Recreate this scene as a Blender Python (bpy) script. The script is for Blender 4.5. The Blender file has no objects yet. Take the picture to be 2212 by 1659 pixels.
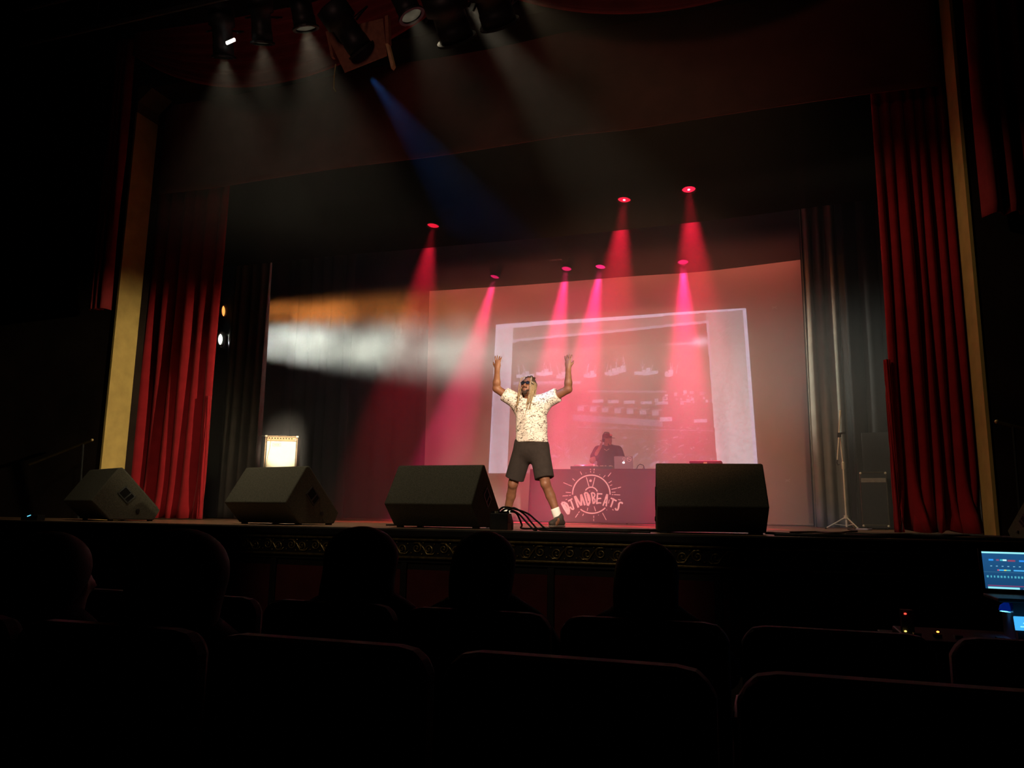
import bpy, bmesh, math, random
import numpy as np
from mathutils import Vector, Matrix, Euler

random.seed(7)
rng = np.random.default_rng(7)
S = bpy.context.scene
COL = S.collection

# ------------------------------------------------------------------ camera
F_PX, YAW, PITCH, ROLL = 1668.0, math.radians(18.2), math.radians(9.55), math.radians(0.82)
cam_d = bpy.data.cameras.new('camera')
cam = bpy.data.objects.new('camera', cam_d)
COL.objects.link(cam)
Fw = Vector((-math.sin(YAW) * math.cos(PITCH), math.cos(YAW) * math.cos(PITCH), math.sin(PITCH)))
R0 = Fw.cross(Vector((0, 0, 1))).normalized()
U0 = R0.cross(Fw)
Rv = R0 * math.cos(ROLL) + U0 * math.sin(ROLL)
Uv = U0 * math.cos(ROLL) - R0 * math.sin(ROLL)
cam.matrix_world = Matrix(((Rv.x, Uv.x, -Fw.x, 0), (Rv.y, Uv.y, -Fw.y, 0), (Rv.z, Uv.z, -Fw.z, 0.145), (0, 0, 0, 1)))
cam_d.sensor_width = 36.0
cam_d.lens = F_PX * 36.0 / 2212.0
cam_d.clip_start = 0.05
cam_d.clip_end = 100
S.camera = cam

# ------------------------------------------------------------------ world, exposure
w = bpy.data.worlds.new('dark_house')
S.world = w
w.use_nodes = True
w.node_tree.nodes['Background'].inputs[0].default_value = (0.6, 0.7, 1.0, 1)
w.node_tree.nodes['Background'].inputs[1].default_value = 0.0
S.view_settings.view_transform = 'Standard'
S.view_settings.look = 'None'
S.view_settings.exposure = 0.0
S.view_settings.gamma = 1.0
S.view_settings.use_curve_mapping = False
S.cycles.use_denoising = True
S.cycles.max_bounces = 4
S.cycles.diffuse_bounces = 2
S.cycles.glossy_bounces = 2
S.cycles.transparent_max_bounces = 12
S.cycles.volume_bounces = 0
S.cycles.sample_clamp_indirect = 4.0
S.cycles.adaptive_threshold = 0.12
S.cycles.adaptive_min_samples = 16

WARM = (1.0, 0.83, 0.56)
RED_UP = (1.0, 0.015, 0.15)      # upstage lamps, pinkish
RED_MID = (1.0, 0.012, 0.045)   # front electric, pure red
ORANGE = (1.0, 0.30, 0.06)
COOLW = (0.95, 1.0, 0.84)


def light(name, kind, loc, aim, power, color, size=None, blend=0.5, radius=0.05, parent=None, shape=None):
    d = bpy.data.lights.new(name, kind)
    d.energy = power
    d.color = color
    if kind == 'SPOT':
        d.spot_size = math.radians(size)
        d.spot_blend = blend
        d.shadow_soft_size = radius
    if kind == 'AREA':
        d.shape = 'RECTANGLE'
        d.size, d.size_y = shape
    o = bpy.data.objects.new(name, d)
    COL.objects.link(o)
    dirv = Vector(aim) - Vector(loc)
    q = dirv.to_track_quat('-Z', 'Y')
    o.location = loc
    o.rotation_mode = 'QUATERNION'
    o.rotation_quaternion = q
    if parent is not None:
        bpy.context.view_layer.update()
        o.parent = parent
        o.matrix_parent_inverse = parent.matrix_world.inverted()
    return o


# long area light added to warm the cyclorama, unseen behind the last border
light('added_cyclorama_light', 'AREA', (-3.1, 14.78, 5.5), (-3.1, 15.5, 2.6), 36, (1.0, 0.20, 0.12), shape=(8.0, 0.2))
# unseen lamps at the back of the house: performer key, amplifier special; the others are added
light('added_front_wash', 'SPOT', (0.6, -2.6, 4.3), (-2.7, 15.3, 1.0), 4300, (1.0, 0.43, 0.21), 26, .75, .10)  # added amber wash to lift the table front and cyclorama
light('gallery_key', 'SPOT', (2.6, -2.6, 4.8), (-2.62, 8.8, 1.05), 8200, (1.0, 0.89, 0.70), 10.5, .5, .08)
light('gallery_amplifier_special', 'SPOT', (1.6, -2.6, 4.4), (-7.60, 11.0, 1.15), 34000, (1.0, 0.86, 0.62), 2.7, .5, .08)
light('added_table_light', 'SPOT', (2.6, -2.6, 4.5), (-2.8, 13.6, .45), 8500, (1.0, 0.66, 0.74), 8.5, .7, .08)  # added to brighten the print on the table cloth
light('added_header_fill', 'SPOT', (-3.0, -2.0, 4.6), (-3.2, 8.5, 6.3), 150, (1.0, 0.55, 0.45), 58, .8, 1.0)  # added dim fill for swags, valance and header
light('added_apron_light', 'SPOT', (-2.4, -2.6, 4.3), (-2.6, 6.5, -.2), 170, (1.0, 0.80, 0.55), 26, .5, .08)  # added so that the carved frieze and panels show
# spot on the right-hand side wall of the house, raking across the stage front to the left jamb
light('box_boom_spot', 'SPOT', (4.9, 6.7, 3.3), (-8.4, 8.75, 1.35), 3700, (1.0, 0.86, 0.50), 19, .8, .08)

# ------------------------------------------------------------------ helpers
def tag(o, label=None, cat=None, group=None, kind=None):
    if label: o['label'] = label
    if cat: o['category'] = cat
    if group: o['group'] = group
    if kind: o['kind'] = kind
    return o


def thing(name, label, cat, loc=(0, 0, 0), rotz=0.0, group=None):
    o = bpy.data.objects.new(name, None)
    o.empty_display_size = 0.1
    COL.objects.link(o)
    o.location = loc
    o.rotation_euler = (0, 0, rotz)
    return tag(o, label, cat, group)


class MB:
    def __init__(self):
        self.v = []
        self.f = []

    def add(self, vs, fs):
        n = len(self.v)
        self.v += [tuple(p) for p in vs]
        self.f += [tuple(i + n for i in f) for f in fs]
        return self

    def box(self, c, s, rot=None):
        hx, hy, hz = s[0] / 2, s[1] / 2, s[2] / 2
        vs = [Vector((x, y, z)) for x in (-hx, hx) for y in (-hy, hy) for z in (-hz, hz)]
        if rot is not None:
            R = rot if isinstance(rot, Matrix) else Euler(rot).to_matrix()
            vs = [R @ p for p in vs]
        vs = [p + Vector(c) for p in vs]
        return self.add(vs, [(0, 1, 3, 2), (4, 6, 7, 5), (0, 4, 5, 1), (2, 3, 7, 6), (0, 2, 6, 4), (1, 5, 7, 3)])

    def bx(self, x0, x1, y0, y1, z0, z1):
        return self.box(((x0 + x1) / 2, (y0 + y1) / 2, (z0 + z1) / 2), (x1 - x0, y1 - y0, z1 - z0))

    def prism(self, poly, axis, a, b):
        """poly: 2D points; extruded along axis from a to b (axis x: poly is (y,z); y: (x,z); z: (x,y))"""
        n = len(poly)
        def P(p, t):
            return {'x': (t, p[0], p[1]), 'y': (p[0], t, p[1]), 'z': (p[0], p[1], t)}[axis]
        vs = [P(p, a) for p in poly] + [P(p, b) for p in poly]
        fs = [tuple(range(n))[::-1], tuple(range(n, 2 * n))]
        fs += [(i, (i + 1) % n, n + (i + 1) % n, n + i) for i in range(n)]
        return self.add(vs, fs)

    def tube(self, path, r, n=8, cap=True):
        path = [Vector(p) for p in path]
        m = len(path)
        rs = r if isinstance(r, (list, tuple)) else [r] * m
        t0 = (path[1] - path[0]).normalized()
        up = Vector((0, 0, 1)) if abs(t0.z) < 0.9 else Vector((1, 0, 0))
        u = t0.cross(up).normalized()
        vs = []
        for i, p in enumerate(path):
            t = (path[min(i + 1, m - 1)] - path[max(i - 1, 0)])
            if t.length < 1e-9: t = t0
            t = t.normalized()
            u = (u - t * u.dot(t))
            u = u.normalized() if u.length > 1e-6 else t.orthogonal().normalized()
            b = t.cross(u)
            for k in range(n):
                a = 2 * math.pi * k / n
                vs.append(p + (u * math.cos(a) + b * math.sin(a)) * rs[i])
        fs = []
        for i in range(m - 1):
            for k in range(n):
                k2 = (k + 1) % n
                fs.append((i * n + k, i * n + k2, (i + 1) * n + k2, (i + 1) * n + k))
        if cap:
            fs.append(tuple(range(n))[::-1])
            fs.append(tuple((m - 1) * n + k for k in range(n)))
        return self.add(vs, fs)

    def lathe(self, prof, n=24, c=(0, 0, 0), R=None, cap=True):
        """prof: (radius, z) pairs about the z axis"""
        vs = []
        for (r, z) in prof:
            for k in range(n):
                a = 2 * math.pi * k / n
                p = Vector((r * math.cos(a), r * math.sin(a), z))
                if R is not None: p = R @ p
                vs.append(p + Vector(c))
        m = len(prof)
        fs = []
        for i in range(m - 1):
            for k in range(n):
                k2 = (k + 1) % n
                fs.append((i * n + k, i * n + k2, (i + 1) * n + k2, (i + 1) * n + k))
        if cap:
            fs.append(tuple(range(n))[::-1])
            fs.append(tuple((m - 1) * n + k for k in range(n)))
        return self.add(vs, fs)

    def ball(self, c, r, n=12, m=8, R=None):
        r = r if isinstance(r, (list, tuple)) else (r, r, r)
        prof = [(math.sin(math.pi * (i + .001) / (m + .002)), -math.cos(math.pi * (i + .001) / (m + .002))) for i in range(m + 1)]
        k = MB().lathe(prof, n)
        vs = []
        for p in k.v:
            q = Vector((p[0] * r[0], p[1] * r[1], p[2] * r[2]))
            if R is not None: q = R @ q
            vs.append(q + Vector(c))
        return self.add(vs, k.f)

    def mesh(self, name, smooth=False, origin=(0, 0, 0)):
        me = bpy.data.meshes.new(name)
        o = Vector(origin)
        me.from_pydata([tuple(Vector(p) - o) for p in self.v], [], self.f)
        me.validate()
        bm = bmesh.new(); bm.from_mesh(me)
        bmesh.ops.recalc_face_normals(bm, faces=bm.faces)
        bm.to_mesh(me); bm.free()
        if smooth:
            me.polygons.foreach_set('use_smooth', [True] * len(me.polygons))
        me.update()
        return me

    def build(self, name, m, parent=None, smooth=False, world=False, bevel=0.0, loc=None):
        org = tuple(parent.location) if (world and parent is not None) else (0, 0, 0)
        me = self.mesh(name, smooth, org)
        return link(name, me, m, parent, bevel, loc)


def link(name, me, m, parent=None, bevel=0.0, loc=None):
    o = bpy.data.objects.new(name, me)
    COL.objects.link(o)
    if m is not None and not me.materials:
        me.materials.append(m)
    if parent is not None: o.parent = parent
    if loc is not None: o.location = loc
    if bevel > 0:
        b = o.modifiers.new('bevel', 'BEVEL'); b.width = bevel; b.segments = 2; b.limit_method = 'ANGLE'
    return o


def grid(name, nx, nz, fn, m, parent=None, smooth=True, thick=0.0, origin=(0, 0, 0), colfn=None):
    """a sheet: fn(u, v) -> arrays x, y, z for u, v arrays in 0..1; colfn(u, v) -> rgb arrays stored as a colour attribute"""
    U, V = np.meshgrid(np.linspace(0, 1, nx + 1), np.linspace(0, 1, nz + 1))
    U = U.ravel(); V = V.ravel()
    X, Y, Z = fn(U, V)
    co = np.stack([X - origin[0], Y - origin[1], Z - origin[2]], 1).astype(np.float32)
    i = np.arange(nx * nz); a = (i // nx) * (nx + 1) + i % nx
    fc = np.stack([a, a + 1, a + nx + 2, a + nx + 1], 1).astype(np.int32)
    me = np_mesh(name, co, fc, smooth)
    if colfn is not None:
        rgb = colfn(U, V)
        at = me.color_attributes.new('print', 'FLOAT_COLOR', 'POINT')
        buf = np.ones((len(U), 4), np.float32); buf[:, :3] = rgb
        at.data.foreach_set('color', buf.ravel())
    o = link(name, me, m, parent)
    if thick > 0:
        s = o.modifiers.new('thickness', 'SOLIDIFY'); s.thickness = thick; s.offset = 0
    return o


def np_mesh(name, co, quads, smooth=True):
    me = bpy.data.meshes.new(name)
    n, k = len(co), len(quads)
    me.vertices.add(n); me.vertices.foreach_set('co', np.ascontiguousarray(co, np.float32).ravel())
    me.loops.add(4 * k); me.loops.foreach_set('vertex_index', np.ascontiguousarray(quads, np.int32).ravel())
    me.polygons.add(k)
    me.polygons.foreach_set('loop_start', np.arange(0, 4 * k, 4, dtype=np.int32))
    me.polygons.foreach_set('use_smooth', np.full(k, smooth))
    me.update(calc_edges=True)
    me.validate()
    return me


# ------------------------------------------------------------------ materials
MATS = {}
def mat(name, col, rough=0.7, var=0.15, scale=10.0, metal=0.0, bump=0.0, spec=0.3, emis=None, estr=0.0, sheen=0.0):
    if name in MATS: return MATS[name]
    m = bpy.data.materials.new(name); m.use_nodes = True
    nt = m.node_tree; b = nt.nodes['Principled BSDF']
    tc = nt.nodes.new('ShaderNodeTexCoord')
    nz = nt.nodes.new('ShaderNodeTexNoise'); nz.inputs['Scale'].default_value = scale; nz.inputs['Detail'].default_value = 4
    nt.links.new(tc.outputs['Object'], nz.inputs['Vector'])
    rp = nt.nodes.new('ShaderNodeValToRGB')
    rp.color_ramp.elements[0].color = (*[c * (1 - var) for c in col], 1)
    rp.color_ramp.elements[1].color = (*[min(1, c * (1 + var)) for c in col], 1)
    rp.color_ramp.elements[0].position = .3; rp.color_ramp.elements[1].position = .7
    nt.links.new(nz.outputs['Fac'], rp.inputs['Fac'])
    nt.links.new(rp.outputs['Color'], b.inputs['Base Color'])
    b.inputs['Roughness'].default_value = rough
    b.inputs['Metallic'].default_value = metal
    b.inputs['Specular IOR Level'].default_value = spec
    if sheen: b.inputs['Sheen Weight'].default_value = sheen
    if bump:
        bp = nt.nodes.new('ShaderNodeBump'); bp.inputs['Strength'].default_value = bump; bp.inputs['Distance'].default_value = 0.01
        n2 = nt.nodes.new('ShaderNodeTexNoise'); n2.inputs['Scale'].default_value = scale * 8
        nt.links.new(tc.outputs['Object'], n2.inputs['Vector'])
        nt.links.new(n2.outputs['Fac'], bp.inputs['Height']); nt.links.new(bp.outputs['Normal'], b.inputs['Normal'])
    if emis is not None:
        b.inputs['Emission Color'].default_value = (*emis, 1); b.inputs['Emission Strength'].default_value = estr
    MATS[name] = m
    return m


def gauze(name, col, through):
    """thin black stage cloth: lets a little of what is behind it through"""
    m = mat(name, col, 0.9, 0.1, 6)
    nt = m.node_tree; b = nt.nodes['Principled BSDF']; out = nt.nodes['Material Output']
    t = nt.nodes.new('ShaderNodeBsdfTransparent'); x = nt.nodes.new('ShaderNodeMixShader')
    x.inputs[0].default_value = through
    nt.links.new(b.outputs[0], x.inputs[1]); nt.links.new(t.outputs[0], x.inputs[2]); nt.links.new(x.outputs[0], out.inputs['Surface'])
    return m


M_black = mat('black_paint', (0.012, 0.011, 0.011), 0.8, .2, 3, spec=.1)
M_dwall = mat('dark_house_wall', (0.02, 0.012, 0.01), 0.85, .3, 2, spec=.1)
M_drape = mat('black_drape', (0.03, 0.028, 0.028), 0.95, .15, 5, spec=.05)
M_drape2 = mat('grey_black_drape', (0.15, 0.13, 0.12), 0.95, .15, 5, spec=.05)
M_red = mat('red_velvet', (0.34, 0.015, 0.022), 0.9, .12, 6, spec=.08, sheen=.1)
M_swag = mat('wine_velvet', (0.26, 0.03, 0.035), 0.9, .15, 5, spec=.08)
M_valance = mat('wine_border_cloth', (0.20, 0.055, 0.045), 0.95, .12, 3, spec=.05)
M_jamb = mat('yellow_ochre_paint', (0.50, 0.34, 0.11), 0.75, .12, 5, bump=.1)
M_jambr = M_jamb
M_cyc = mat('white_cyclorama_cloth', (0.66, 0.60, 0.56), 0.95, .04, 2, spec=.05)
M_carpet = mat('black_carpet_covering', (0.095, 0.09, 0.07), 0.98, .35, 140, bump=.4, spec=.03)
M_blackp = mat('black_plastic', (0.02, 0.02, 0.02), 0.45, .2, 20, spec=.4)
M_metal = mat('black_steel', (0.02, 0.02, 0.021), 0.5, .2, 20, metal=.3, spec=.4)
M_chrome = mat('worn_chrome', (0.72, 0.64, 0.46), 0.4, .1, 20, metal=.25)
M_gold = mat('tarnished_gilt', (0.42, 0.29, 0.11), 0.30, .4, 30, metal=.8)
M_apron = mat('dark_varnished_apron', (0.018, 0.013, 0.010), 0.5, .3, 6, spec=.3)
M_panel = mat('dull_red_panel', (0.10, 0.012, 0.012), 0.8, .2, 4)
M_seat = mat('dark_seat_cloth', (0.03, 0.016, 0.018), 0.8, .25, 30, spec=.2, sheen=.7)
M_seatframe = mat('seat_iron', (0.015, 0.015, 0.016), 0.5, .2, 20, metal=.4)
M_white = mat('white_cloth', (0.8, 0.78, 0.74), 0.9, .04, 30)
M_cable = mat('black_rubber_cable', (0.014, 0.013, 0.013), 0.5, .2, 30, spec=.3)
M_hair = mat('dark_hair', (0.010, 0.008, 0.007), 0.7, .3, 60)
M_dark1 = mat('dark_clothing', (0.012, 0.012, 0.014), 0.9, .25, 20)
M_skinA = mat('skin_of_viewers', (0.20, 0.11, 0.075), 0.6, .1, 20)
# ------------------------------------------------------------------ setting: stage, proscenium, house
def plank_material():
    m = bpy.data.materials.new('stage_boards'); m.use_nodes = True
    nt = m.node_tree; b = nt.nodes['Principled BSDF']
    tc = nt.nodes.new('ShaderNodeTexCoord'); mp = nt.nodes.new('ShaderNodeMapping')
    br = nt.nodes.new('ShaderNodeTexBrick')
    br.inputs['Scale'].default_value = 1.0
    br.inputs['Brick Width'].default_value = 3.0; br.inputs['Row Height'].default_value = 0.14
    br.inputs['Mortar Size'].default_value = 0.006
    br.inputs['Color1'].default_value = (0.48, 0.28, 0.16, 1); br.inputs['Color2'].default_value = (0.34, 0.19, 0.11, 1)
    br.inputs['Mortar'].default_value = (0.03, 0.015, 0.01, 1)
    nt.links.new(tc.outputs['Object'], mp.inputs['Vector']); nt.links.new(mp.outputs['Vector'], br.inputs['Vector'])
    n = nt.nodes.new('ShaderNodeTexNoise'); n.inputs['Scale'].default_value = 3
    nt.links.new(tc.outputs['Object'], n.inputs['Vector'])
    mx = nt.nodes.new('ShaderNodeMix'); mx.data_type = 'RGBA'; mx.blend_type = 'MULTIPLY'; mx.inputs[0].default_value = .6
    nt.links.new(br.outputs['Color'], mx.inputs[6]); nt.links.new(n.outputs['Fac'], mx.inputs[7])
    nt.links.new(mx.outputs[2], b.inputs['Base Color'])
    b.inputs['Roughness'].default_value = .33
    return m


M_boards = plank_material()


def struct(name, mb, m, label=None, bevel=0):
    o = mb.build(name, m, bevel=bevel)
    return tag(o, label, None, None, 'structure')


FRONT = 6.5
struct('floor', MB().bx(-14, 8, -3, FRONT, -1.15, -1.06), M_dwall, 'dark auditorium floor below the stage')
struct('floor_stage', MB().bx(-14, 8, FRONT + .02, 17.5, -0.2, 0.0), M_boards, 'wooden plank stage floor')
lip = struct('trim_1', MB().bx(-14, 8, FRONT - .07, FRONT + .02, -0.075, 0.001), M_apron, 'dark wooden nosing along the stage edge', bevel=.015)
apron = struct('wall_apron', MB().bx(-14, 8, FRONT, FRONT + .2, -1.06, -0.075), M_apron, 'dark apron wall under the stage edge with carved frieze and red panels')
# mouldings above and below the carved frieze
for nm, z0, z1, d in (('moulding', -.105, -.085, .045), ('moulding', -.262, -.242, .045), ('moulding', -.30, -.285, .03), ('moulding', -1.06, -.95, .03)):
    MB().bx(-14, 8, FRONT - d, FRONT, z0, z1).build(nm, M_gold if z0 > -.28 else M_apron, apron, bevel=.006)
# carved scrolls
def scroll_mesh(flip):
    b = MB()
    s = -1 if flip else 1
    def spiral(cx, cz, r0, turns, dirn, a0, rad):
        pts = []
        n = 26
        for i in range(n + 1):
            t = i / n
            a = a0 + dirn * t * turns * 2 * math.pi
            r = r0 * (1 - .82 * t)
            pts.append((s * (cx + r * math.cos(a)), -.012, cz + r * math.sin(a)))
        b.tube(pts, [rad * (1 - .4 * i / n) for i in range(n + 1)], 5)
        b.ball(pts[-1], rad * 1.5, 6, 4)
    spiral(-.055, .004, .05, 1.5, -1, 2.2, .008)
    spiral(.06, -.006, .048, 1.4, 1, -1.9, .008)
    b.tube([(s * x, -.012, z) for x, z in ((-.09, .045), (-.03, .05), (.01, .01), (.045, -.045), (.10, -.05), (.13, -.02))], [.006, .009, .009, .009, .007, .003], 5)
    for x, z in ((-.11, -.04), (-.005, -.048), (.005, .05), (.115, .04)):
        b.ball((s * x, -.008, z), (.012, .008, .009), 6, 4)
    return b.mesh('scroll_ornament', True)


scm = [scroll_mesh(False), scroll_mesh(True)]
x = -8.2; k = 0
while x < 1.9:
    o = link('scroll_ornament', scm[0 if x < -2.4 else 1], M_gold, apron, loc=(x, FRONT, -.174)); x += .262; k += 1
# red panels under the frieze with dividing posts
x = -1.76 - 1.37 * 5
while x < 3:
    MB().bx(x + .03, x + 1.34, FRONT - .012, FRONT, -.93, -.36).build('panel', M_panel, apron, bevel=.004)
    MB().bx(x - .03, x + .03, FRONT - .035, FRONT, -.95, -.30).build('post', M_apron, apron, bevel=.006)
    x += 1.37

# proscenium wall with the opening, its jambs and head
XL, XR, YP, ZT = -8.59, 2.0, 8.3, 6.25
struct('wall_left', MB().bx(-14, XL - .03, YP, YP + .56, -.02, 8.5), M_dwall, 'dark proscenium wall left of the stage opening')
struct('wall_right', MB().bx(XR + .03, 8, YP, YP + .56, -.02, 8.5), M_dwall, 'dark proscenium wall right of the stage opening')
struct('wall_header', MB().bx(XL - .03, XR + .03, YP, YP + .56, ZT + .06, 8.5), M_dwall, 'dark wall above the stage opening')
struct('trim_2', MB().prism([(XL - .03, 0), (XL, 0), (XL, 5.9), (XL - .03, 5.9)], 'y', YP - .01, YP + .40), M_jamb,
       'ochre painted jamb at the left of the stage opening')
struct('trim_3', MB().prism([(XR + .03, 0), (XR, 0), (XR, 5.9), (XR + .03, 5.9)], 'y', YP - .01, YP + .40), M_jamb,
       'ochre painted jamb at the right of the stage opening')
struct('trim_4', MB().bx(XL + .23, XR - .23, YP - .01, YP + .56, ZT, ZT + .06), M_dwall, 'painted head of the stage opening')  # wall-dark instead of ochre: shade at the top is put into its colour
M_corner = mat('shaded_ochre_corner', (.10, .065, .025), .8, .15, 5)  # jamb ochre darkened, the shade of the upper corners put into the colour
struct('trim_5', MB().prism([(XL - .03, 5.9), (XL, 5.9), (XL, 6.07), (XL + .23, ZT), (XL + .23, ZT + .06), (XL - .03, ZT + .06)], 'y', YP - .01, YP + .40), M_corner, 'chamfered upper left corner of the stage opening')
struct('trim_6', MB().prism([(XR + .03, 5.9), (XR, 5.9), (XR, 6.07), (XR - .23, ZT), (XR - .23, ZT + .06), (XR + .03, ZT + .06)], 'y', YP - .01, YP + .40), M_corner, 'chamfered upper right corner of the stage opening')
# house side walls and stage house
struct('wall_house_left', MB().bx(-14.1, -14, -3, YP, -1.15, 8.5), M_dwall, 'black side wall of the auditorium on the left')
struct('wall_house_right', MB().bx(6.0, 6.1, -3, YP, -1.15, 8.5), M_dwall, 'black side wall of the auditorium on the right')
struct('wall_back', MB().bx(-14, 8, 17.4, 17.5, 0, 8.5), M_black, 'black rear wall of the stage')
struct('wall_wing_left', MB().bx(-14.1, -14, YP, 17.5, -.2, 8.5), M_black, 'black side wall of the left wing')
struct('wall_wing_right', MB().bx(7.9, 8, YP, 17.5, -.2, 8.5), M_black, 'black side wall of the right wing')
struct('ceiling', MB().bx(-14, 8, -3, 17.5, 8.5, 8.6), M_black, 'black ceiling above the house and stage')

# ------------------------------------------------------------------ cloths
def curtain(name, label, cat, x0, x1, z0, z1, y, pleats, amp, m, group=None, seed=0, taper=0.0, flare=0.0, edge=None, sag=0.0, nz=40, thick=.012, lean=0.0):
    r = np.random.default_rng(seed)
    ph = r.uniform(0, 6.28, 4)
    org = ((x0 + x1) / 2, y, z0)
    def fn(U, V):
        wob = .35 * np.sin(2 * np.pi * U * 1.3 + ph[0]) + .25 * np.sin(2 * np.pi * U * 2.9 + ph[1])
        a = 2 * np.pi * pleats * U + ph[2] + wob * 1.6
        sh = np.sin(a) + .35 * np.sin(2 * a + ph[3]) * .6
        A = amp * (.75 + .35 * (1 - V)) * (.8 + .4 * np.sin(5 * U + ph[1]) ** 2)
        Y = y + A * sh + .012 * np.sin(V * 9 + U * 21)
        X = x0 + (x1 - x0) * U + A * .35 * np.cos(a) + lean * V
        Z = z0 + (z1 - z0) * V
        if taper: X = (x0 + x1) / 2 + (X - (x0 + x1) / 2) * (1 - taper * V)
        if flare:
            k = np.clip(1 - V / .10, 0, 1)
            Y = Y - flare * k ** 2 * (1 + .8 * np.sin(a * .5 + 1))
            X = X + flare * .5 * k ** 2 * np.sin(a * .7)
            Z = Z + .015 * k * (1 + np.sin(a))
        if sag:
            Z = Z - sag * (1 - (2 * U - 1) ** 2) * (1 - V)
        return X, Y, Z
    o = grid(name, int(max(24, pleats * 14)), nz, fn, m, None, True, thick, org)
    o.location = org
    return tag(o, label, cat, group)


curtain('house_curtain', 'red velvet house curtain gathered at the left side of the stage', 'curtain', -8.95, -7.56, 0.015, 7.0, 9.15, 6, .11, M_red, 'red house curtains', 3, flare=.05)
curtain('house_curtain', 'red velvet house curtain puddled on the floor at the right side of the stage', 'curtain', 1.33, 2.08, 0.015, 7.0, 9.15, 6.5, .09, M_red, 'red house curtains', 11, flare=.16)
# folded-back hems on the onstage edges of both curtains
curtain('curtain_hem', 'narrow turned-back lining hem beside the left red curtain', 'curtain', -7.57, -7.52, 0.012, 1.75, 9.05, .6, .02, M_red, None, 5)
curtain('curtain_hem', 'narrow turned-back lining hem beside the right red curtain', 'curtain', 1.27, 1.32, 0.012, 1.85, 9.05, .6, .02, M_red, None, 6)
curtain('valance_border', 'wide wine coloured border cloth across the top of the stage opening', 'curtain', -8.56, 1.97, 4.825, 8.4, 8.80, 3.2, .02, M_valance, None, 2)
curtain('stage_border', 'thin black border hanging before the front row of red lamps', 'curtain', -10.5, 4.0, 4.40, 8.5, 10.8, 2.3, .04, gauze('thin_black_border', (.03, .026, .028), .08), 'black borders', 4, sag=.10, thick=0)
curtain('stage_border', 'thin black border hanging just before the top of the white screen', 'curtain', -10.0, 4.0, 4.97, 8.5, 14.55, 2.6, .04, gauze('thin_black_border_rear', (.035, .027, .03), .08), 'black borders', 9, sag=.22, thick=0)
# swags across the proscenium head and their short tails
def swag(x0, x1, label):
    org = ((x0 + x1) / 2, 8.15, 5.75)
    def fn(U, V):
        c = 1 - (2 * U - 1) ** 2
        top = 7.1 - .12 * c
        bot = 6.75 - 1.0 * c
        Z = bot + (top - bot) * V
        f = np.sin(V * 2 * np.pi * 6.5 + .8 * np.sin(U * 3))
        Y = 8.15 - .05 * f * c ** .5 - .10 * c * (1 - V)
        return x0 + (x1 - x0) * U, Y, Z
    o = grid('swag', 48, 90, fn, M_swag, None, True, .01, org)
    o.location = org
    tag(o, label, 'drape', 'wine swags over the proscenium')
swag(-8.65, -3.28, 'wine velvet swag looped over the left half of the stage opening')
swag(-3.28, 2.08, 'wine velvet swag looped over the right half of the stage opening')
curtain('swag_tail', 'short wine velvet tail hanging beside the left ochre jamb', 'drape', -8.92, -8.36 - .28, 2.88, 7.0, 8.14, 3, .05, M_swag, 'swag tails', 8)
curtain('swag_tail', 'short wine velvet tail hanging beside the right ochre jamb', 'drape', 2.10, 2.62, 3.05, 7.0, 8.14, 3, .05, M_swag, 'swag tails', 18)
# black legs and backcloths
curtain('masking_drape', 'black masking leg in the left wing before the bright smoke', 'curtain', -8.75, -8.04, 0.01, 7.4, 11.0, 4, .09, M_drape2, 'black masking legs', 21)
curtain('masking_drape', 'black masking leg deeper upstage, behind the white smoke beam at the left', 'curtain', -9.3, -7.95, 0.01, 7.4, 13.6, 5, .08, M_drape, 'black masking legs', 22)
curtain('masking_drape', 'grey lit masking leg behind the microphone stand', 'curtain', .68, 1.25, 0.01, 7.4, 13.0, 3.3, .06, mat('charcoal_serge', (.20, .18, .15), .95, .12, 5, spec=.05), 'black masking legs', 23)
curtain('masking_drape', 'dark masking leg right of the grey leg, behind the flight case', 'curtain', 1.30, 2.4, 0.01, 7.4, 12.75, 4, .06, M_drape, 'black masking legs', 24)
curtain('masking_drape', 'dark narrow masking leg touching the right edge of the white screen', 'curtain', .80, 1.75, 0.01, 7.4, 14.9, 4, .06, M_drape, 'black masking legs', 25)
curtain('black_backcloth', 'black backcloth between the left wing and the white screen', 'curtain', -12.5, -6.7, 0.01, 7.4, 15.75, 10, .05, mat('backcloth_serge', (.05, .042, .044), .95, .12, 5, spec=.05), None, 31)

# ------------------------------------------------------------------ white screen with the projected picture
def cyc_y(X, Z):
    k = np.clip((-X - 4.9) / 2.0, 0, 1)
    return 15.30 + .018 * np.sin(X * 2.1 + .3 * Z) + .03 * k * np.sin(X * 9.0 + (5 - Z) * .35) + .012 * np.sin(X * 5.3 + 1) * (1 - Z / 6)


CX0, CX1 = -7.0, .79
cyc = thing('projection_screen', 'tall white stage screen carrying a projected harbour picture', 'screen', ((CX0 + CX1) / 2, 15.3, 0.01))
def fcyc(U, V):
    Z = .012 + 6.2 * V
    X = CX0 + (CX1 - CX0) * U + (1 - V) * (U - .5) * .0
    return X, cyc_y(X, Z), Z
grid('screen_cloth', 260, 120, fcyc, M_cyc, cyc, True, 0, tuple(cyc.location))
MB().tube([(CX0, 15.3, 6.2), (CX1, 15.3, 6.2)], .03, 8).build('batten', M_metal, cyc, world=True)
MB().tube([(CX0, 15.28, .03), (CX1, 15.28, .03)], .02, 8).build('bottom_batten', M_cyc, cyc, world=True)

PX0, PX1, PZ0, PZ1 = -5.47, -.19, .98, 4.17


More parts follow.
